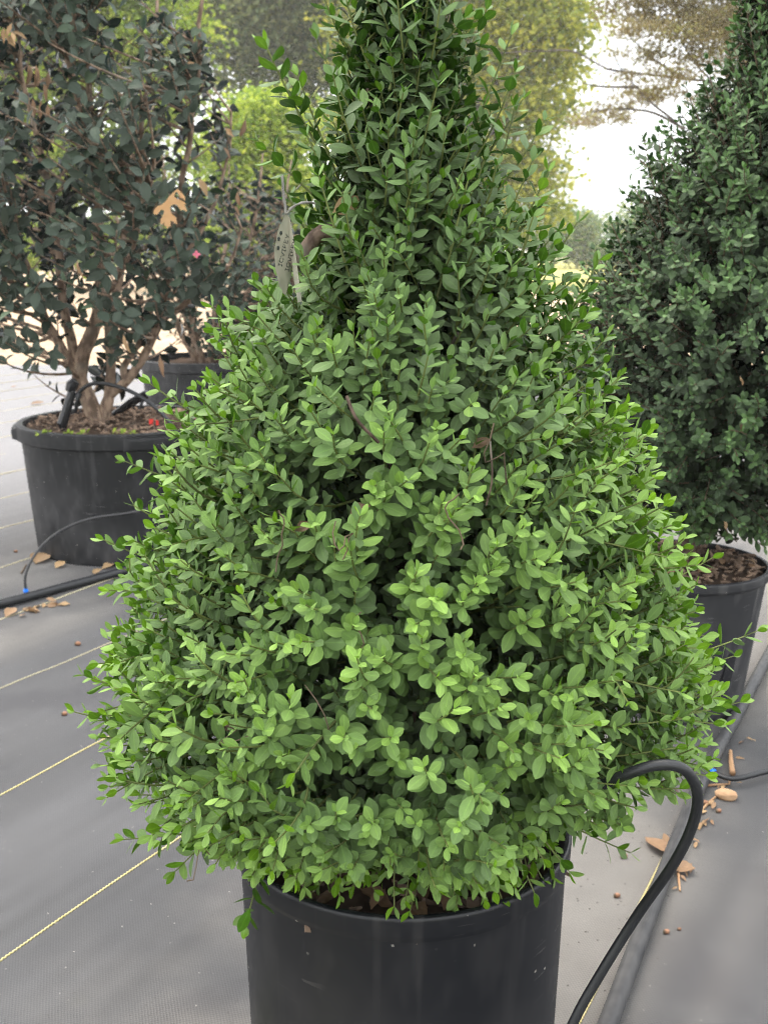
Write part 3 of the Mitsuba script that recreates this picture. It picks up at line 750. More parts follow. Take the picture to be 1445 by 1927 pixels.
cr2 = ball(np.array([P2[0] + 0.25, Y2, 1.42]), np.array([0.95, 0.8, 0.72]))
foliage.append((cam2, camellia(cam2, st2, [(0.03, 0.006)] * 6, cr2, 360, 0.078, 8), 'camellia_leaf_mat'))
cam3 = thing('camellia_shrub', 'grey green camellia farther back, seen through the gaps left of the foreground boxwood neck', 'shrub')
C3 = np.array([-0.55, 11.5, 1.2])
st3 = [[np.array([C3[0], C3[1], 0.1]), C3 + [0.3 * math.cos(a), 0.3 * math.sin(a), -0.4], C3 + [0.6 * math.cos(a), 0.5 * math.sin(a), 0.5]] for a in np.arange(5) * 1.257]
foliage.append((cam3, camellia(cam3, st3, [(0.03, 0.006)] * 5, ball(C3, np.array([1.0, 0.8, 0.8])), 260, 0.085, 9), 'camellia_leaf_mat'))

LOW_ROWS = np.concatenate([np.arange(3) + 3 * r for r in (0, 3, 5, 7)])
_i, _j = np.meshgrid(np.arange(3), np.arange(2), indexing='ij')
_a = (_i * 3 + _j).ravel()
LOW_F = np.vstack([np.stack([_a, _a + 1, _a + 4], 1), np.stack([_a, _a + 4, _a + 3], 1)])
# ---- write the foliage: the leaves that show largest are parts of their own, the rest one part
cell = 3.0
GW, GH = int(1445 / cell), int(1927 / cell)
idx_all, pix_all, z_all = [], [], []
base = 0
tri_c = [(a, b, c) for a in range(len(LEAF_F)) for (a, b, c) in [LEAF_F[a]]]
wts = np.array([(1 / 3, 1 / 3, 1 / 3), (0.8, 0.1, 0.1), (0.1, 0.8, 0.1), (0.1, 0.1, 0.8)])
for key, lv, mat in foliage:
    tri = lv.V[:, LEAF_F]                               # n, f, 3, 3
    pts = np.einsum('nfkc,wk->nfwc', tri, wts).reshape(len(tri), -1, 3)
    x, y, z = project(pts)
    ok = (z > 0.2) & (x >= 0) & (x < 1445) & (y >= 0) & (y < 1926)
    cellid = (np.clip(y / cell, 0, GH - 1).astype(int) * GW + np.clip(x / cell, 0, GW - 1).astype(int))
    ids = np.broadcast_to((base + np.arange(len(tri)))[:, None], ok.shape)
    idx_all.append(ids[ok]); pix_all.append(cellid[ok]); z_all.append(z[ok])
    base += len(tri)
idx_all, pix_all, z_all = np.concatenate(idx_all), np.concatenate(pix_all), np.concatenate(z_all)
o = np.lexsort((z_all, pix_all))
first = np.ones(len(o), bool)
first[1:] = pix_all[o][1:] != pix_all[o][:-1]
seen = np.bincount(idx_all[o][first], minlength=base)
base = 0
for key, lv, mat in foliage:
    n = len(lv.V)
    s = seen[base:base + n]
    base += n
    big = np.argsort(-s, kind='stable')[:300]
    big = big[s[big] > 4]
    for i in big:
        put('leaf', lv.V[i], LEAF_F, mat, key, smooth=True, uv=lv.U[i])
    rest = np.setdiff1d(np.arange(n), big)
    fine, coarse = rest[s[rest] > 0], rest[s[rest] == 0]      # leaves that others cover need fewer rows
    parts = [(lv.V[fine].reshape(-1, 3), (LEAF_F[None] + (np.arange(len(fine)) * NT * 3)[:, None, None]).reshape(-1, 3), lv.U[fine].reshape(-1, 2)),
             (lv.V[coarse][:, LOW_ROWS].reshape(-1, 3), (LOW_F[None] + (np.arange(len(coarse)) * len(LOW_ROWS))[:, None, None]).reshape(-1, 3), lv.U[coarse][:, LOW_ROWS].reshape(-1, 2))]
    V, F, U = join(parts)
    k = put('foliage', V, F, mat, key, smooth=True, uv=U)
    labels[k] = {'kind': 'stuff'}
    print(key, n, 'leaves', len(big), 'parts')

# ------------------------------------------------------------------ irrigation
pl = [on_ground(-300, 1215), on_ground(0, 1145), on_ground(125, 1112), on_ground(250, 1078), on_ground(420, 1030), on_ground(640, 960), on_ground(900, 880)]
pl = spline([q + [0, 0, 0.021] for q in pl], 60)
put('irrigation_pipe', *tube(pl, 0.020, 14), 'hose_mat', label='thick black irrigation pipe lying in front of the wide left pot', category='irrigation pipe')
rp = [on_ground(1085, 2100), on_ground(1150, 1927), on_ground(1232, 1705), on_ground(1322, 1478), on_ground(1392, 1345), on_ground(1447, 1240), on_ground(1530, 1090), on_ground(1640, 960)]
rp = spline([q + [0, 0, 0.021] for q in rp], 70)
put('irrigation_pipe', *tube(rp, 0.020, 16), 'pipe_mat', label='dusty grey black irrigation pipe running past the right side of the foreground pot', category='irrigation pipe')
hz = [at(960, 1590, 1.60), at(1010, 1540, 1.52), at(1060, 1512, 1.42), at(1120, 1484, 1.37), at(1180, 1457, 1.34), at(1240, 1440, 1.33), at(1288, 1449, 1.33), at(1312, 1492, 1.34), at(1304, 1550, 1.36), at(1268, 1625, 1.38), at(1200, 1722, 1.43), at(1132, 1830, 1.43), at(1078, 1927, 1.42), at(1010, 2090, 1.40), at(930, 2420, 1.36)]
hz = spline(hz, 90)
hz[:, 2] = np.maximum(hz[:, 2], 0.02)
put('feeder_hose', *tube(hz, 0.0074, 14), 'hose_mat', label='shiny black hose arching out of the foreground pot down to the ground', category='hose')


def small_tube(name, label, pts, r, conn=None):
    k = thing(name, label, 'irrigation tube')
    put('tube', *tube(spline(pts, 50), r, 8), 'hose_mat' if r > 0.007 else 'pipe_mat', k)
    if conn is not None:
        c, d = np.array(conn[0]), unit(conn[1])
        V, F = tube([c - d * 0.010, c - d * 0.004, c - d * 0.003, c + d * 0.003, c + d * 0.004, c + d * 0.012], [r * 1.15, r * 1.15, r * 1.9, r * 1.9, r * 1.2, r * 1.2], 12)
        put('connector', V, F, 'blue_plastic_mat', k, smooth=30, label='small blue barbed connector')
    return k


g0 = on_ground(50, 1131) + [0, 0, 0.042]
lt_ = [g0, g0 + [0.0, 0.01, 0.07], at(62, 1050, g0[1] + 0.05), at(88, 1018, g0[1] + 0.12), at(125, 993, g0[1] + 0.2), at(175, 975, g0[1] + 0.28), at(250, 964, g0[1] + 0.3), at(330, 944, g0[1] + 0.3), at(420, 900, g0[1] + 0.3), at(470, 850, g0[1] + .5)]
small_tube('irrigation_tube', 'thin grey tube bowing from the left pipe across the front of the wide pot', lt_, 0.0062, (g0 + [0, 0, 0.004], (0, 0, 1)))
g1 = on_ground(1340, 1471) + [0, 0, 0.028]
small_tube('irrigation_tube', 'thin black tube with a blue connector leaving the right pipe towards the right edge', [g1, on_ground(1380, 1466, 0.03), on_ground(1445, 1452, 0.025), on_ground(1560, 1425, 0.01)], 0.0078, (g1 + [-0.004, 0, 0], (1, 0.1, 0)))
# spray stakes in the left pot
k = thing('spray_stake', 'black spray stake leaning in the left pot with a tube looping from its head', 'irrigation stake')
s0, s1 = at(117, 798, Y1 - 0.28), at(136, 736, Y1 - 0.25)
put('stake', *tube([s0 - [0.0, 0, 0.03], s0, s0 * 0.5 + s1 * 0.5, s1], [0.010, 0.026, 0.024, 0.021], 8), 'black_plastic_mat', k, smooth=35)
put('head', *tube([s1 - [0.012, 0, -0.0], s1 + [0, 0, 0.03], s1 + [0.02, 0, 0.05]], [0.024, 0.03, 0.022], 8), 'black_plastic_mat', k, smooth=35)
put('nozzle', *tube([at(142, 776, Y1 - 0.27), at(146, 752, Y1 - 0.27), at(150, 740, Y1 - 0.27)], [0.009, 0.011, 0.014], 8), 'black_plastic_mat', k)
put('tube', *tube(spline([at(143, 748, Y1 - .26), at(150, 737, Y1 - .27), at(163, 726, Y1 - 0.28), at(182, 721, Y1 - 0.3), at(210, 724, Y1 - 0.32), at(245, 736, Y1 - 0.36), at(280, 757, Y1 - 0.4), at(312, 786, Y1 - 0.42), at(330, 812, Y1 - .44)], 40), 0.0095, 8), 'hose_mat', k)
k = thing('spray_stake', 'black stake leaning to the right behind the camellia trunk in the left pot', 'irrigation stake')
put('stake', *tube([at(214, 780, Y1 + 0.1), at(246, 758, Y1 + 0.08), at(278, 740, Y1 + 0.05)], [0.016, 0.022, 0.022], 8), 'black_plastic_mat', k, smooth=35)
put('nozzle', *tube([at(272, 745, Y1 + 0.05), at(262, 770, Y1 + 0.03)], [0.01, 0.008], 6), 'black_plastic_mat', k)

# ------------------------------------------------------------------ plant tag on its twine
YT = 1.60
k = thing('plant_tag', 'pale weathered plastic plant tag with faded handwriting hanging left of the boxwood neck', 'plant tag')


def strip(outline, Y, tilt, thick=0.0014):
    """A flat tag cut to an outline given as photograph points, turned about its upright edge by tilt."""
    p = np.array([at(x, y, Y) for x, y in outline])
    x0 = p[:, 0].min()
    m = trimesh.creation.extrude_polygon(Polygon(np.column_stack([p[:, 0] - x0, p[:, 2]])), thick, engine='earcut')
    v = m.vertices.copy()
    m.vertices = np.column_stack([x0 + v[:, 0], Y + tilt * v[:, 0] + v[:, 2] - thick / 2, v[:, 1]])
    return m


face = strip([(535, 402), (541, 404), (546, 430), (549, 470), (546, 520), (536, 556), (527, 548), (518, 505), (516, 470), (522, 435)], YT, 0.9)
put_mesh('face', face, 'tag_mat', k, False)
edge = strip([(541, 404), (546, 410), (556, 460), (564, 520), (571, 565), (562, 568), (553, 520), (547, 460)], YT + 0.02, -1.4)
put_mesh('back', edge, 'tag_mat', k, False)
glyph = []
tm = meshkit.text_mesh('ICVIFEY', 0.0085, 0.0006)
v = tm.vertices
up_d = unit(at(543, 440, YT) - at(528, 500, YT))
o0 = at(529, 502, YT)
xv = np.array([1, 0.9, 0.0]) / math.hypot(1, 0.9)
across = unit(np.cross(np.cross(up_d, xv), up_d))
tv = o0 + v[:, :1] * 0.95 * up_d - v[:, 1:2] * across * 0.8 + np.array([0.67, -0.74, 0]) * (0.0010 + v[:, 2:3])
put('lettering', tv, tm.faces[:, ::-1], 'ink_mat', k, smooth=False, label='faded dark handwriting running up the tag')
put('lettering', tv + across * 0.014 - up_d * 0.004, tm.faces[:, ::-1], 'ink_mat', k, smooth=False)
for x, y in ((527, 438), (523, 449), (522, 466)):
    c = at(x, y, YT) + np.array([0.67, -0.74, 0]) * 0.002
    s_ = trimesh.creation.icosphere(1, 0.002)
    put('stain', s_.vertices * [1, 0.4, 1.6] + c, s_.faces, 'ink_mat', k)
tw = [at(531, 330, YT), at(533, 360, YT), at(537, 390, YT), at(539, 401, YT), at(548, 392, YT), at(560, 384, YT), at(575, 380, YT + 0.01), at(592, 382, YT + 0.03)]
c = spline(tw, 120)
ph = np.linspace(0, 90, 120)
str_ = [tube(c + 0.0022 * np.column_stack([np.sin(ph + q), np.cos(ph + q), 0.8 * np.sin(ph * 1.3 + q)]) * 0.6, 0.0010, 4) for q in (0, 2.1, 4.2)]
put('twine', *join(str_), 'twine_mat', label='frayed pale twine tying the plant tag to the boxwood', category='twine')


# ------------------------------------------------------------------ fallen leaves, acorns, litter
def dry_leaf(name, label, p, d, n, L, w, curl, bend, tone, cat='dead leaf', group=None, shape='camellia', cups=0.0):
    V, U = leaf_meshes(np.array([p], float), np.array([d], float), np.array([n], float), np.array([L]), np.array([L * w]), np.array([curl]), np.array([bend]), np.array([tone]), shape=shape)
    V = V[0] + (meshkit.noise(V[0] * 90, 3)[:, None] - 0.5) * 0.006
    pr_ = {'label': label, 'category': cat}
    if group:
        pr_['group'] = group
    return put(name, V, LEAF_F, 'dry_leaf_mat', smooth=True, uv=U[0], **pr_)


oak = np.array([(905, 150), (960, 215), (1030, 290), (1085, 380), (1070, 465), (1010, 405), (945, 395), (925, 330), (880, 235), (840, 240), (785, 350), (860, 415), (950, 450), (1040, 490), (1095, 560), (1045, 580), (1075, 640),
                (1105, 735), (1080, 755), (1000, 705), (935, 730), (900, 660), (850, 590), (770, 560), (700, 590), (660, 650), (660, 750), (690, 830), (760, 885), (815, 940), (780, 965), (800, 1030), (812, 1105), (760, 1075), (700, 1020), (640, 1010),
                (625, 1075), (622, 1155), (580, 1150), (530, 1222), (495, 1155), (445, 1120), (460, 1030), (420, 1080), (365, 1115), (350, 1060), (375, 1010), (345, 980), (400, 930), (450, 850), (485, 750), (450, 705), (390, 720), (330, 790), (290, 840), (235, 840), (180, 830),
                (195, 730), (260, 650), (330, 600), (430, 570), (540, 490), (620, 400), (720, 290), (830, 200)], float) / 14.45 + [275, 345]
pts = np.array([at(x, y, Y1 - 0.78) for x, y in oak])
om = trimesh.creation.extrude_polygon(Polygon(np.column_stack([pts[:, 0], pts[:, 2]])).buffer(0), 0.0015, engine='earcut')
om = om.subdivide().subdivide()
v = om.vertices.copy()
cx, cz = v[:, 0].mean(), v[:, 1].mean()
om.vertices = np.column_stack([v[:, 0], Y1 - 0.78 + v[:, 2] + 1.2 * (v[:, 0] - cx) ** 2 - 0.5 * (v[:, 1] - cz), v[:, 1]])
scene['oak_leaf_mat'] = principled(mikit.proc(lambda p, n, uv: mix((0.66, 0.37, 0.17), (0.78, 0.50, 0.27), fbm(p.x * 60, p.y * 60, p.z * 60, 3))), 0.7, 0.2)
put_mesh('oak_leaf', om, 'oak_leaf_mat', None, 40, label='large tan lobed oak leaf caught in the left camellia', category='oak leaf')
hung = [((352, 118), (366, 116), .05, 'small orange curled leaf high on the right side of the left camellia', .7, .45),
        ((425, 240), (440, 258), .1, 'bright orange curled leaf at the right edge of the left camellia', .8, .55), ((450, 258), (466, 222), .1, 'dark red brown leaf standing at the camellia edge', .18, .4),
        ((420, 275), (438, 302), .1, 'red brown leaf hanging at the right edge of the left camellia', .25, .3), ((446, 360), (450, 392), .1, 'orange brown leaf hanging below the right edge leaves', .5, .35),
        ((440, 385), (452, 406), .1, 'small rust leaf hanging lowest at the camellia right edge', .35, .4), ((300, 668), (308, 715), -.2, 'long orange leaf dangling below the camellia over the rear pot', .45, .28),
        ((232, 628), (242, 668), -.3, 'tan curled dry leaf hanging above the camellia trunk', .75, .36), ((146, 490), (152, 526), -.5, 'pale olive brown leaf hanging beside the middle stem', .6, .36),
        ((374, 335), (392, 370), -.3, 'pale tan withered leaf right of the oak leaf', .9, .5)]
for a, b, dy, lab, tone, w in hung:
    pa, pb = at(*a, Y1 - 0.5 + dy), at(*b, Y1 - 0.52 + dy)
    dry_leaf('dead_leaf', lab, pa, pb - pa, [0.8 * math.sin(7 * tone), -1, 0.3], np.linalg.norm(pb - pa) * 0.9, w * 0.75, 0.9, 0.25, tone)
rg = np.random.default_rng(77)
for i in range(7):
    pa = at(rg.uniform(-5, 32), rg.uniform(40, 70), Y1 - 0.7)
    dry_leaf('dead_leaf', 'curled tan dead leaf in the withered clump at the left picture edge, near the top', pa, [rg.normal(), -0.2, -0.6 + 0.4 * rg.normal()], [0.2, -1, 0.4], 0.06, 0.3, 0.9, 0.35, rg.uniform(.6, 1), group='upper left withered leaves')
for i in range(9):
    pa = at(rg.uniform(48, 92), rg.uniform(115, 200), Y1 - 0.6)
    dry_leaf('dead_leaf', 'brown shrivelled leaf hanging in the dead clump of the left camellia', pa, [0.3 * rg.normal(), -0.2, -1], [0.5, -1, 0.2], 0.075, 0.26, 0.9, 0.35, rg.uniform(.05, .6), group='brown dead clump in the left camellia')
k = thing('camellia_flower', 'small pink flower on the right side of the left camellia', 'flower')
c = at(370, 478, Y1 - 0.6)
for i in range(4):
    a = i * 1.6
    V, U = leaf_meshes(np.array([c]), np.array([[math.cos(a), -0.3, math.sin(a)]]), np.array([[0, -1, 0.3]]), np.array([0.018]), np.array([0.013]), np.array([0.6]), np.array([0.2]), np.array([0.5]))
    put('petal', V[0], LEAF_F, 'petal_mat', k, uv=U[0])
# things caught in the boxwoods
c = at(650, 384, 1.60)
dry_leaf('dead_leaf', 'large yellow orange leaf glowing in the gap at the boxwood neck', c + [-0.02, 0.03, -0.012], [1, 0.1, 0.6], [0.1, -1, 0.2], 0.046, 0.6, 0.1, 0.1, 1.0, shape='boxwood')
for (x, y), Y, lab, tone in (((1392, 708), 3.07, 'tan leaf hanging in the upper middle of the dark boxwood at the right', .7), ((1362, 980), 3.22, 'pale dead leaf low in the dark boxwood above the pot', .9),
                             ((1392, 795), 3.1, 'rust brown withered bud in the dark boxwood', .15)):
    c = at(x, y, Y)
    dry_leaf('dead_leaf', lab, c, [0.4, -0.3, -1], [0.2, -1, 0.3], 0.028, 0.40, 0.9, 0.3, tone)
for (x, y), Y, lab, tone in (((655, 985), 1.30, 'dark brown dead leaf deep in the middle of the foreground boxwood', .1), ((440, 1490), 1.36, 'brown leaf lodged low on the left of the foreground boxwood', .3), ((548, 1018), 1.34, 'dark purplish withered leaf left of centre in the foreground boxwood', .0),
                             ((893, 856), 1.40, 'small reddish dead leaf in the right half of the foreground boxwood', .3), ((408, 1400), 1.38, 'rust brown leaf behind the lower left shoots of the foreground boxwood', .35)):
    c = at(x, y, Y)
    dry_leaf('dead_leaf', lab, c + np.array([0, 0.05, 0]), [0.9, -0.2, 0.5], [0.2, -1, 0.6], 0.028, 0.5, 0.9, 0.3, tone * 0.5)
# leaves on the main pot's soil
for i in range(11):
    a = math.radians(rg.uniform(-125, -60))
    r = rg.uniform(0.12, 0.235)
    c = [AX[0] + r * math.cos(a), AX[1] + r * math.sin(a), 0.536 + rg.uniform(0, 0.010)]
    dry_leaf('dead_leaf', 'brown leaf lying on the soil at the front of the foreground pot', c, [rg.normal(), rg.normal(), 0.1], [0.4 * rg.normal(), 0.4 * rg.normal(), 1], rg.uniform(0.04, 0.065), 0.45, rg.uniform(.3, .9), 0.25, rg.uniform(0.0, 0.45), group='leaves on the foreground pot soil')
for i in range(16):
    a, r = rg.uniform(-2.6, 0.2), 0.24 * math.sqrt(rg.uniform(0.15, 1))
    c = [P3[0] + r * math.cos(a), P3[1] + r * math.sin(a), 0.503 + rg.uniform(0, 0.012)]
    dry_leaf('dead_leaf', 'tan leaf lying on the mulch of the right pot', c, [rg.normal(), rg.normal(), 0.1], [0.4 * rg.normal(), 0.4 * rg.normal(), 1], rg.uniform(0.03, 0.07), 0.45, rg.uniform(-.4, .5), 0.12, rg.uniform(0.4, 0.95), group='leaves on the right pot mulch')


def ground_pt(px, py, h=0.0):
    p = on_ground(px, py)
    p[2] = ground_z(p[0], p[1]) + h
    return p


for (x, y), (x2, y2), lab, tone, w in (((1212, 1583), (1262, 1622), 'pink brown hooked leaf on the ground left of the right pipe', .5, .42), ((1262, 1640), (1308, 1648), 'curved pink brown leaf tip just right of the right pipe', .52, .75), ((1258, 1608), (1248, 1582), 'small spike of dry leaf beside the hooked leaf', .55, .3),
                                       ((10, 1162), (30, 1150), 'orange leaf under the left pipe at the picture edge', .6, .6), ((66, 1064), (86, 1050), 'tan orange leaf against the left foot of the wide pot', .7, .75), ((104, 1072), (122, 1064), 'yellow tan leaf in front of the wide pot', .95, .6),
                                       ((192, 1074), (216, 1066), 'tan leaf wedged between the wide pot and the pipe', .85, .5), ((174, 1084), (190, 1078), 'small pale leaf beside the pipe below the wide pot', .9, .6), ((224, 1068), (244, 1058), 'brown tan leaf right of the wide pot foot', .75, .6),
                                       ((56, 762), (84, 760), 'curled brown leaf on the ground behind the wide pot', .4, .5), ((20, 730), (32, 729), 'small orange leaf far left on the pale ground cover', .5, .4), ((1385, 1478), (1398, 1484), 'pale leaf sliver beside the blue connector tube', .8, .35)):
    p, q = ground_pt(x, y, 0.006), ground_pt(x2, y2, 0.016)
    dry_leaf('dead_leaf', lab, p, q - p, [0.1, -0.25, 1], np.linalg.norm(q - p), w, 0.35, -0.05, tone)
# shreds of bark and leaf along both pipes
for i in range(16):
    x = rg.uniform(40, 118)
    p = ground_pt(x, 1166 - 0.27 * x + rg.uniform(-6, 4), 0.005)
    dry_leaf('leaf_scrap', 'tan scrap of dry leaf lying along the front of the left pipe', p, [rg.normal(), rg.normal(), 0.1], [0.4 * rg.normal(), 0.4 * rg.normal(), 1], rg.uniform(0.025, 0.06), 0.5, 0.4, 0.1, rg.uniform(0.5, 1), cat='leaf scrap', group='scraps along the left pipe')
for i in range(26):
    y = rg.uniform(1390, 1680)
    x = np.interp(y, [1390, 1480, 1560, 1680], [1392, 1352, 1316, 1270]) + rg.uniform(-2, 16)
    p = ground_pt(x, y, 0.005)
    dry_leaf('leaf_scrap', 'orange tan scrap of dry litter lying along the right pipe', p, [rg.normal() * 0.6 - 0.4, rg.normal() - 1, 0.1], [0.4 * rg.normal(), 0.4 * rg.normal(), 1], rg.uniform(0.015, 0.05), 0.32, 0.4, 0.1, rg.uniform(0.4, 1), cat='leaf scrap', group='scraps along the right pipe')


def stick(label, pts, r, mat='straw_mat', cat='twig'):
    put('fallen_twig', *tube(spline([ground_pt(x, y, r * 1.1) for x, y in pts], 14), np.linspace(r, r * 0.6, 14), 6), mat, label=label, category=cat)


stick('flat orange brown strip of bark standing by the right pipe above the connector', [(1378, 1462), (1375, 1440), (1374, 1420)], 0.009, cat='bark strip')
stick('straight pale twig lying from the right pipe below the blue connector', [(1320, 1484), (1345, 1482), (1373, 1480)], 0.0045)
stick('split straw leaning on the right pipe below the tan stone', [(1318, 1532), (1335, 1515), (1352, 1500)], 0.004)
stick('long orange sliver hanging from the litter beside the lower right pipe', [(1276, 1648), (1277, 1662), (1279, 1682)], 0.004)
stick('grey thin twig on the dusty cover left of the hose bend', [(1252, 1462), (1270, 1490), (1294, 1508)], 0.0022, 'brown_twig_mat')
stick('short bent twig on the dark cover at the lower right', [(1187, 1852), (1191, 1846), (1196, 1836)], 0.003)
stick('small upright straw at the bottom edge right of the pipe', [(1158, 1912), (1158, 1904), (1159, 1898)], 0.003)
stick('pale straw at the bottom edge between pot and hose', [(1018, 1893), (1028, 1908), (1036, 1924)], 0.003)
stick('thin dark twig on the cover in front of the wide left pot', [(40, 1080), (46, 1070), (50, 1064)], 0.004, 'brown_twig_mat')
m = trimesh.creation.icosphere(3, 1.0)
m.vertices *= (1 + 0.35 * (meshkit.fbm(m.vertices * 1.3 + 4, 3, 2) - 0.5))[:, None] * np.array([0.031, 0.020, 0.016])
m.apply_transform(trimesh.transformations.rotation_matrix(-0.4, [0, 0, 1]))
m.apply_translation(ground_pt(1366, 1506, 0.012))
put_mesh('stone', m, 'stone_mat', None, True, label='tan pebble on the dark cover below the blue connector', category='stone')
for (x, y), lab, r in (((1174, 1617), 'brown acorn with its cap on the cover right of the foreground pot', .0085), ((1161, 1690), 'single round brown acorn below the capped one', .0075), ((1352, 1532), 'small tan acorn right of the hose bend', .0075), ((1326, 1518), 'reddish acorn touching the right pipe', .009),
                       ((1254, 1758), 'dark little acorn on the cover right of the pipe', .007), ((1278, 1752), 'tiny brown seed right of the dark little acorn', .0045), ((147, 1214), 'small brown nut on the cover at the far left, above the yellow thread', .011), ((122, 1346), 'dark brown nut left of the foreground boxwood', .009),
                       ((30, 1040), 'brown seed on the cover left of the wide pot', .009)):
    r = r * 0.8
    k = thing('acorn', lab, 'acorn')
    c = ground_pt(x, y, r * 0.9)
    b = trimesh.creation.icosphere(2, r)
    b.vertices *= [1.25, 1, 0.95]
    b.vertices += unit(b.vertices) * (meshkit.noise(b.vertices * 400, 3)[:, None] - 0.5) * r * 0.15
    b.apply_translation(c)
    put_mesh('nut', b, 'acorn_mat', k, True)
    cp = trimesh.creation.icosphere(2, r * 0.85)
    cp.vertices *= [0.6, 1, 1]
    cp.apply_translation(c + [-r * 0.95, -r * 0.25, -r * 0.05])
    put_mesh('cap', cp, 'stone_mat' if 'orange' in lab else 'brown_twig_mat', k, True)
for (x, y), r in (((284, 783), 0.0155), ((296, 797), 0.010)):
    c = at(x, y, Y1 - 0.15)
    c[2] = 0.66
    b = trimesh.creation.box(extents=(r * 1.4, 0.003, r * 2.4)).subdivide()
    b.vertices[:, 1] += 8 * b.vertices[:, 0] ** 2
    b.apply_translation(c)
    put_mesh('red_label_scrap', b, 'red_plastic_mat', None, False, label='%s red plastic scrap stuck in the soil of the left pot' % ('larger bright' if r > 0.015 else 'smaller'), category='plastic scrap')
for x, y in ((86, 800), (128, 806), (152, 803), (228, 811), (250, 813)):
    c = at(x, y, Y1 - 0.44)
    c[2] = 0.655
    n = 12
    dd = unit(rg.normal(size=(n, 3)) + [0, 0, 0.9])
    V, U = leaf_meshes(np.repeat(c[None], n, 0) + rg.normal(0, 0.014, (n, 3)) * [1, 1, 0.2], dd, rg.normal(size=(n, 3)) + [0, 0, 1], rg.uniform(0.014, 0.028, n), rg.uniform(0.008, 0.016, n), np.full(n, 0.2), np.full(n, 0.2), rg.uniform(0.2, 0.7, n))
    put('weed', V.reshape(-1, 3), (LEAF_F[None] + (np.arange(n) * NT * 3)[:, None, None]).reshape(-1, 3), 'lime_tree_mat', uv=U.reshape(-1, 2), label='tuft of tiny green weeds on the soil of the left pot', category='weed', group='weeds in the left pot')


# ------------------------------------------------------------------ trees and the far yard
def tree(name, label, base, limbs, blobs, leaf, n, mat, seed, trunk_r, group=None, flat=0.5, limb=0.42):
    """limbs: polylines; blobs: (centre, radii, weight). The crown is leaf-sized faces gathered in clumps inside the blobs."""
    rg = np.random.default_rng(seed)
    k = thing(name, label, 'tree', group)
    for i, l in enumerate(limbs):
        q = spline(l, 6 + 3 * len(l))
        q = q + (meshkit.fbm(q * 0.9 + seed, 2, seed) - 0.5)[:, None] * [0.3, 0.2, 0] * trunk_r * 4
        put('trunk' if i == 0 else 'limb', *tube(q, np.linspace(trunk_r if i == 0 else trunk_r * limb, trunk_r * (0.35 if i == 0 else 0.08), len(q)), 7), 'tree_bark_mat', k)
    w = np.array([b[2] for b in blobs], float)
    w = w / w.sum()
    P, tone = [], []
    for (c, r, _), share in zip(blobs, w):
        m = int(n * share / 15) + 1
        cl = unit(rg.normal(size=(m, 3))) * rg.uniform(0.15, 1, (m, 1)) ** 0.45
        cl = np.array(c) + cl * np.array(r)
        keep = meshkit.fbm(cl / np.max(r) * 4.5 + seed, 2, seed) > 0.40
        cl = cl[keep]
        sp = leaf * 2.6
        pts = (cl[:, None] + rg.normal(0, 1, (len(cl), 34, 3)) * sp * [1, 1, flat]).reshape(-1, 3)
        P.append(pts)
        tone.append(np.repeat(rg.normal(0.45, 0.28, len(cl)), 34) + rg.normal(0, 0.10, len(pts)))
    P, tone = np.vstack(P), np.clip(np.concatenate(tone), 0, 1)
    m = len(P)
    D = unit(rg.normal(size=(m, 3)) * [1, 1, 0.6])
    N = unit(rg.normal(size=(m, 3)) + [0, 0, 0.7])
    N = unit(N - D * (N * D).sum(1, keepdims=True))
    S = np.cross(N, D)
    L = leaf * rg.uniform(0.7, 1.3, (m, 1))
    W = L * 0.32
    V = np.stack([P, P + D * L * 0.5 + S * W + N * L * 0.08, P + D * L, P + D * L * 0.5 - S * W + N * L * 0.08], 1)
    F = (np.array([[0, 2, 1], [0, 3, 2]])[None] + (np.arange(m) * 4)[:, None, None]).reshape(-1, 3)
    kk = np.round(tone * 255)
    U = np.stack([kk[:, None] + np.array([0.5, 0.9, 0.5, 0.1])[None], np.broadcast_to(np.array([0.02, 0.5, 0.98, 0.5]), (m, 4))], -1)
    c = put('crown', V.reshape(-1, 3), F, mat, k, smooth=False, uv=U.reshape(-1, 2))
    return k


def blob(px, py, Y, rx, ry=None, rz=None, w=None):
    c = at(px, py, Y)
    s = Y / FPX
    rx, rz = rx * s, (rz or rx) * s
    return (c, (rx, (ry * s if ry else 0.8 * rx), rz), w or (rx * rz))


def pl_(pts, Y):
    return [at(x, y, Y) for x, y in pts]


rgx = np.random.default_rng(5)
# yellow green tree right behind the foreground boxwood
Y = 52.0
bl = [blob(x, y, Y + dy, r, None, rz) for x, y, dy, r, rz in ((1000, 40, 0, 85, 60), (1040, 120, 1, 45, 45), (960, 150, 1, 80, 55), (1000, 225, 0, 60, 45), (930, 300, 1, 90, 50), (1010, 320, 0, 60, 32), (960, 385, 0, 80, 34), (860, 180, 2, 110, 80), (880, 40, 2, 110, 80), (840, 340, 2, 110, 70),
                                                             (1060, 40, 0, 42, 40), (1045, 185, 0, 30, 22), (760, 60, 3, 120, 90), (740, 260, 3, 120, 90), (930, -120, 2, 190, 110), (760, -150, 2, 180, 120), (1020, 395, 1, 30, 26), (900, 440, 1, 60, 24))]
tree('tree', 'tall yellow green tree right behind the top of the foreground boxwood', at(850, 530, Y), [pl_([(846, 545), (848, 420), (842, 200), (843, 30), (850, -150)], Y), pl_([(846, 330), (930, 240), (1010, 180)], Y), pl_([(846, 300), (900, 200), (990, 95), (1060, 40)], Y), pl_([(846, 420), (900, 370), (990, 320)], Y)],
     bl, 0.27, 52000, 'yellow_tree_mat', 3, 0.42)
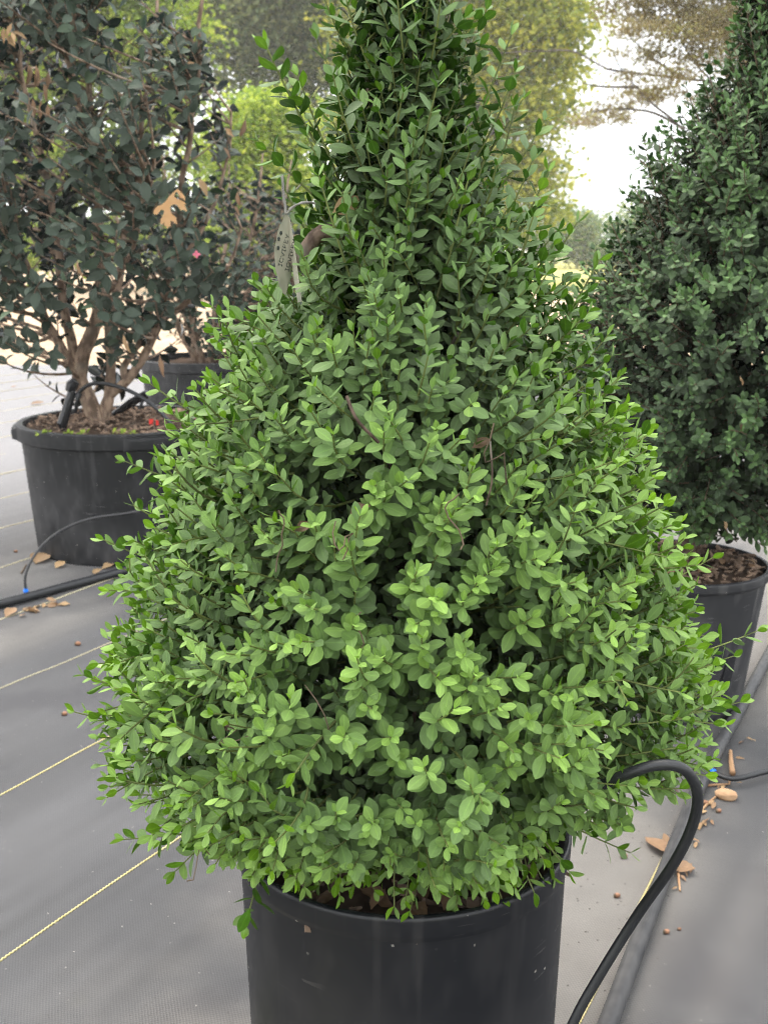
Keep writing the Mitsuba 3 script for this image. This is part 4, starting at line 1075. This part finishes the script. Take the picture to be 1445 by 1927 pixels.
# grey green tree at the upper left of the boxwood top
Y = 62.0
bl = [blob(x, y, Y, r, None, rz) for x, y, r, rz in ((450, 40, 90, 70), (520, 110, 80, 55), (580, 40, 80, 70), (470, 150, 60, 34), (600, 150, 60, 40), (540, 190, 50, 24), (400, -60, 120, 80), (560, -90, 130, 90), (640, 60, 60, 70), (380, 60, 70, 60), (620, 240, 40, 26), (500, 20, 70, 60), (350, 150, 50, 34))]
tree('tree', 'grey green tree behind the gap between the left camellia and the boxwood top', at(520, 530, Y), [pl_([(560, 540), (556, 380), (540, 200), (530, 0)], Y), pl_([(552, 330), (500, 200), (450, 90)], Y), pl_([(550, 280), (600, 170), (620, 60)], Y)], bl, 0.30, 24000, 'olive_tree_mat', 7, 0.35)
# lime green trees lower down at the left
Y = 36.0
bl = [blob(x, y, Y, r, None, rz) for x, y, r, rz in ((505, 215, 40, 26), (470, 255, 50, 32), (530, 262, 34, 24), (500, 330, 52, 34), (455, 340, 40, 40), (545, 350, 40, 24), (500, 410, 60, 30), (560, 440, 60, 30), (430, 430, 50, 34), (470, 480, 60, 24), (580, 500, 50, 16))]
tree('tree', 'small lime green tree low between the left camellia and the boxwood', at(490, 540, Y), [pl_([(468, 556), (468, 440), (478, 320), (500, 220)], Y), pl_([(470, 440), (520, 360), (545, 300)], Y)], bl, 0.20, 18000, 'lime_tree_mat', 9, 0.12)
Y = 44.0
bl = [blob(x, y, Y, r, None, rz) for x, y, r, rz in ((40, 60, 90, 70), (130, 20, 90, 70), (220, 80, 90, 70), (300, 170, 60, 50), (120, 140, 80, 50), (330, 60, 50, 40), (20, 180, 70, 50), (200, -70, 150, 80), (30, -80, 140, 80), (260, 230, 50, 40), (60, 300, 80, 60), (150, 320, 80, 60), (240, 330, 60, 50), (60, 470, 70, 34), (150, 450, 60, 30), (280, 440, 60, 30), (380, 300, 34, 40))]
tree('tree', 'bright yellow green tree seen through the top of the left camellia', at(120, 540, Y), [pl_([(120, 545), (122, 380), (118, 160), (120, -60)], Y), pl_([(121, 330), (200, 200), (240, 80)], Y), pl_([(121, 300), (60, 180), (40, 60)], Y)], bl, 0.24, 30000, 'lime_tree_mat', 12, 0.25)
# russet fine leaved tree at the upper right, its limbs reaching left
Y = 27.0
lim = [pl_([(1425, 600), (1430, 450), (1420, 340), (1395, 240)], Y), pl_([(1420, 330), (1375, 210), (1335, 150), (1311, 123), (1271, 61), (1240, 0)], Y), pl_([(1395, 240), (1340, 160), (1290, 148), (1160, 132), (1132, 123), (1074, 95), (1000, 96), (900, 100)], Y),
       pl_([(1330, 290), (1271, 228), (1221, 188), (1172, 132), (1150, 90)], Y), pl_([(1400, 250), (1400, 130), (1380, 60), (1350, -20)], Y), pl_([(1290, 242), (1225, 210), (1150, 205), (1095, 215)], Y), pl_([(1290, 148), (1230, 110), (1180, 60)], Y), pl_([(1200, 163), (1130, 162), (1095, 155)], Y), pl_([(1380, 225), (1440, 120), (1450, 0)], Y)]
bl = [blob(x, y, Y + rgx.uniform(-1, 1), r, None, rz) for x, y, r, rz in ((1180, 18, 50, 24), (1260, 22, 60, 34), (1340, 30, 60, 36), (1300, 60, 60, 26), (1200, 60, 40, 18), (1230, 100, 40, 14), (1320, 110, 50, 20), (1260, 140, 50, 16), (1180, 150, 34, 12), (1200, 180, 50, 13), (1140, 205, 42, 13), (1100, 228, 26, 11), (1170, 225, 24, 9),
                                                                    (1380, 60, 60, 50), (1250, -60, 150, 50), (1400, -60, 120, 70), (1430, 120, 60, 50), (1250, 175, 40, 12), (1120, 225, 26, 8), (1160, 100, 14, 8), (1330, 180, 40, 16))]
tree('tree', 'fine leaved russet brown tree at the upper right with thin dark limbs against the sky', at(1425, 560, Y), lim, bl, 0.075, 24000, 'brown_tree_mat', 15, 0.15, flat=0.35, limb=0.26)
# the tree line beyond the meadow
far_pos = [(x, 100 + rgx.uniform(-12, 14)) for x in np.arange(-40, 1260, 72)]
for i, (px, Yd) in enumerate(far_pos):
    px = px + rgx.uniform(-18, 18)
    top = 392 + rgx.uniform(-8, 26)
    b = at(px, 500, Yd)
    b[2] = -0.04
    H = at(px, top, Yd)[2]
    bl = [(np.array([b[0] + rgx.normal(0, 0.9), Yd + rgx.normal(0, 0.8), H * f]), (1.9 * s, 1.6, 0.17 * H), 1.0) for f, s in ((0.34, 1.0), (0.5, 1.1), (0.66, 1.0), (0.82, 0.75), (0.22, 0.8))]
    tree('far_tree', 'hazy green tree in the distant tree line beyond the yellow meadow', b, [[b, b + [0, 0, H * 0.4], b + [0.1, 0, H * 0.8]]], bl, 0.34, 2600, 'far_tree_mat', 40 + i, 0.16, group='distant tree line')

# a white car parked beyond the gravel, glimpsed through the boxwood
k = thing('car', 'white car parked far off, glimpsed through the right shoulder of the foreground boxwood', 'car')
c0 = on_ground(868, 520)
prof = Polygon([(-3.7, 0.35), (-3.75, 0.9), (-3.5, 1.35), (-2.1, 1.55), (-1.2, 2.35), (1.7, 2.42), (2.9, 1.6), (3.7, 1.45), (3.8, 0.8), (3.7, 0.35)]).buffer(0.08)
body = trimesh.creation.extrude_polygon(prof, 2.7, engine='earcut')
body.vertices = np.column_stack([body.vertices[:, 0], body.vertices[:, 2], body.vertices[:, 1]])
body.faces = body.faces[:, ::-1]
body.apply_translation([c0[0], c0[1], -0.04])
put_mesh('body', body, 'car_paint_mat', k, 30)
for q in ([(-1.75, 1.62), (-1.05, 2.22), (0.1, 2.28), (0.1, 1.62)], [(0.25, 1.62), (0.25, 2.28), (1.55, 2.25), (2.4, 1.62)]):
    w_ = trimesh.creation.extrude_polygon(Polygon(q), 0.02, engine='earcut')
    w_.vertices = np.column_stack([w_.vertices[:, 0] + c0[0], c0[1] - 0.012 + w_.vertices[:, 2] - 0.02, w_.vertices[:, 1] - 0.04])
    put_mesh('window', w_, 'car_glass_mat', k, False)
for wx in (-2.3, 2.4):
    for wy in (0.08, 2.5):
        w_ = trimesh.creation.cylinder(0.55, 0.36, sections=28)
        w_.apply_transform(trimesh.transformations.rotation_matrix(math.pi / 2, [1, 0, 0]))
        w_.apply_translation([c0[0] + wx, c0[1] + wy, 0.51])
        put_mesh('wheel', w_, 'tyre_mat', k, 30)

# ------------------------------------------------------------------ the damp white air
scene['haze_air'] = {'type': 'homogeneous', 'albedo': {'type': 'rgb', 'value': [0.95, 0.95, 0.95]}, 'sigma_t': 0.0016}
scene['haze'] = {'type': 'cube', 'to_world': T().translate([0, 0, 6.5]).scale([260, 260, 7.6]), 'bsdf': {'type': 'null'}, 'interior': {'type': 'ref', 'id': 'haze_air'}}
labels['haze'] = {'kind': 'stuff', 'label': 'thin white haze of a damp overcast day', 'category': 'haze'}
scene['camera']['medium'] = {'type': 'ref', 'id': 'haze_air'}
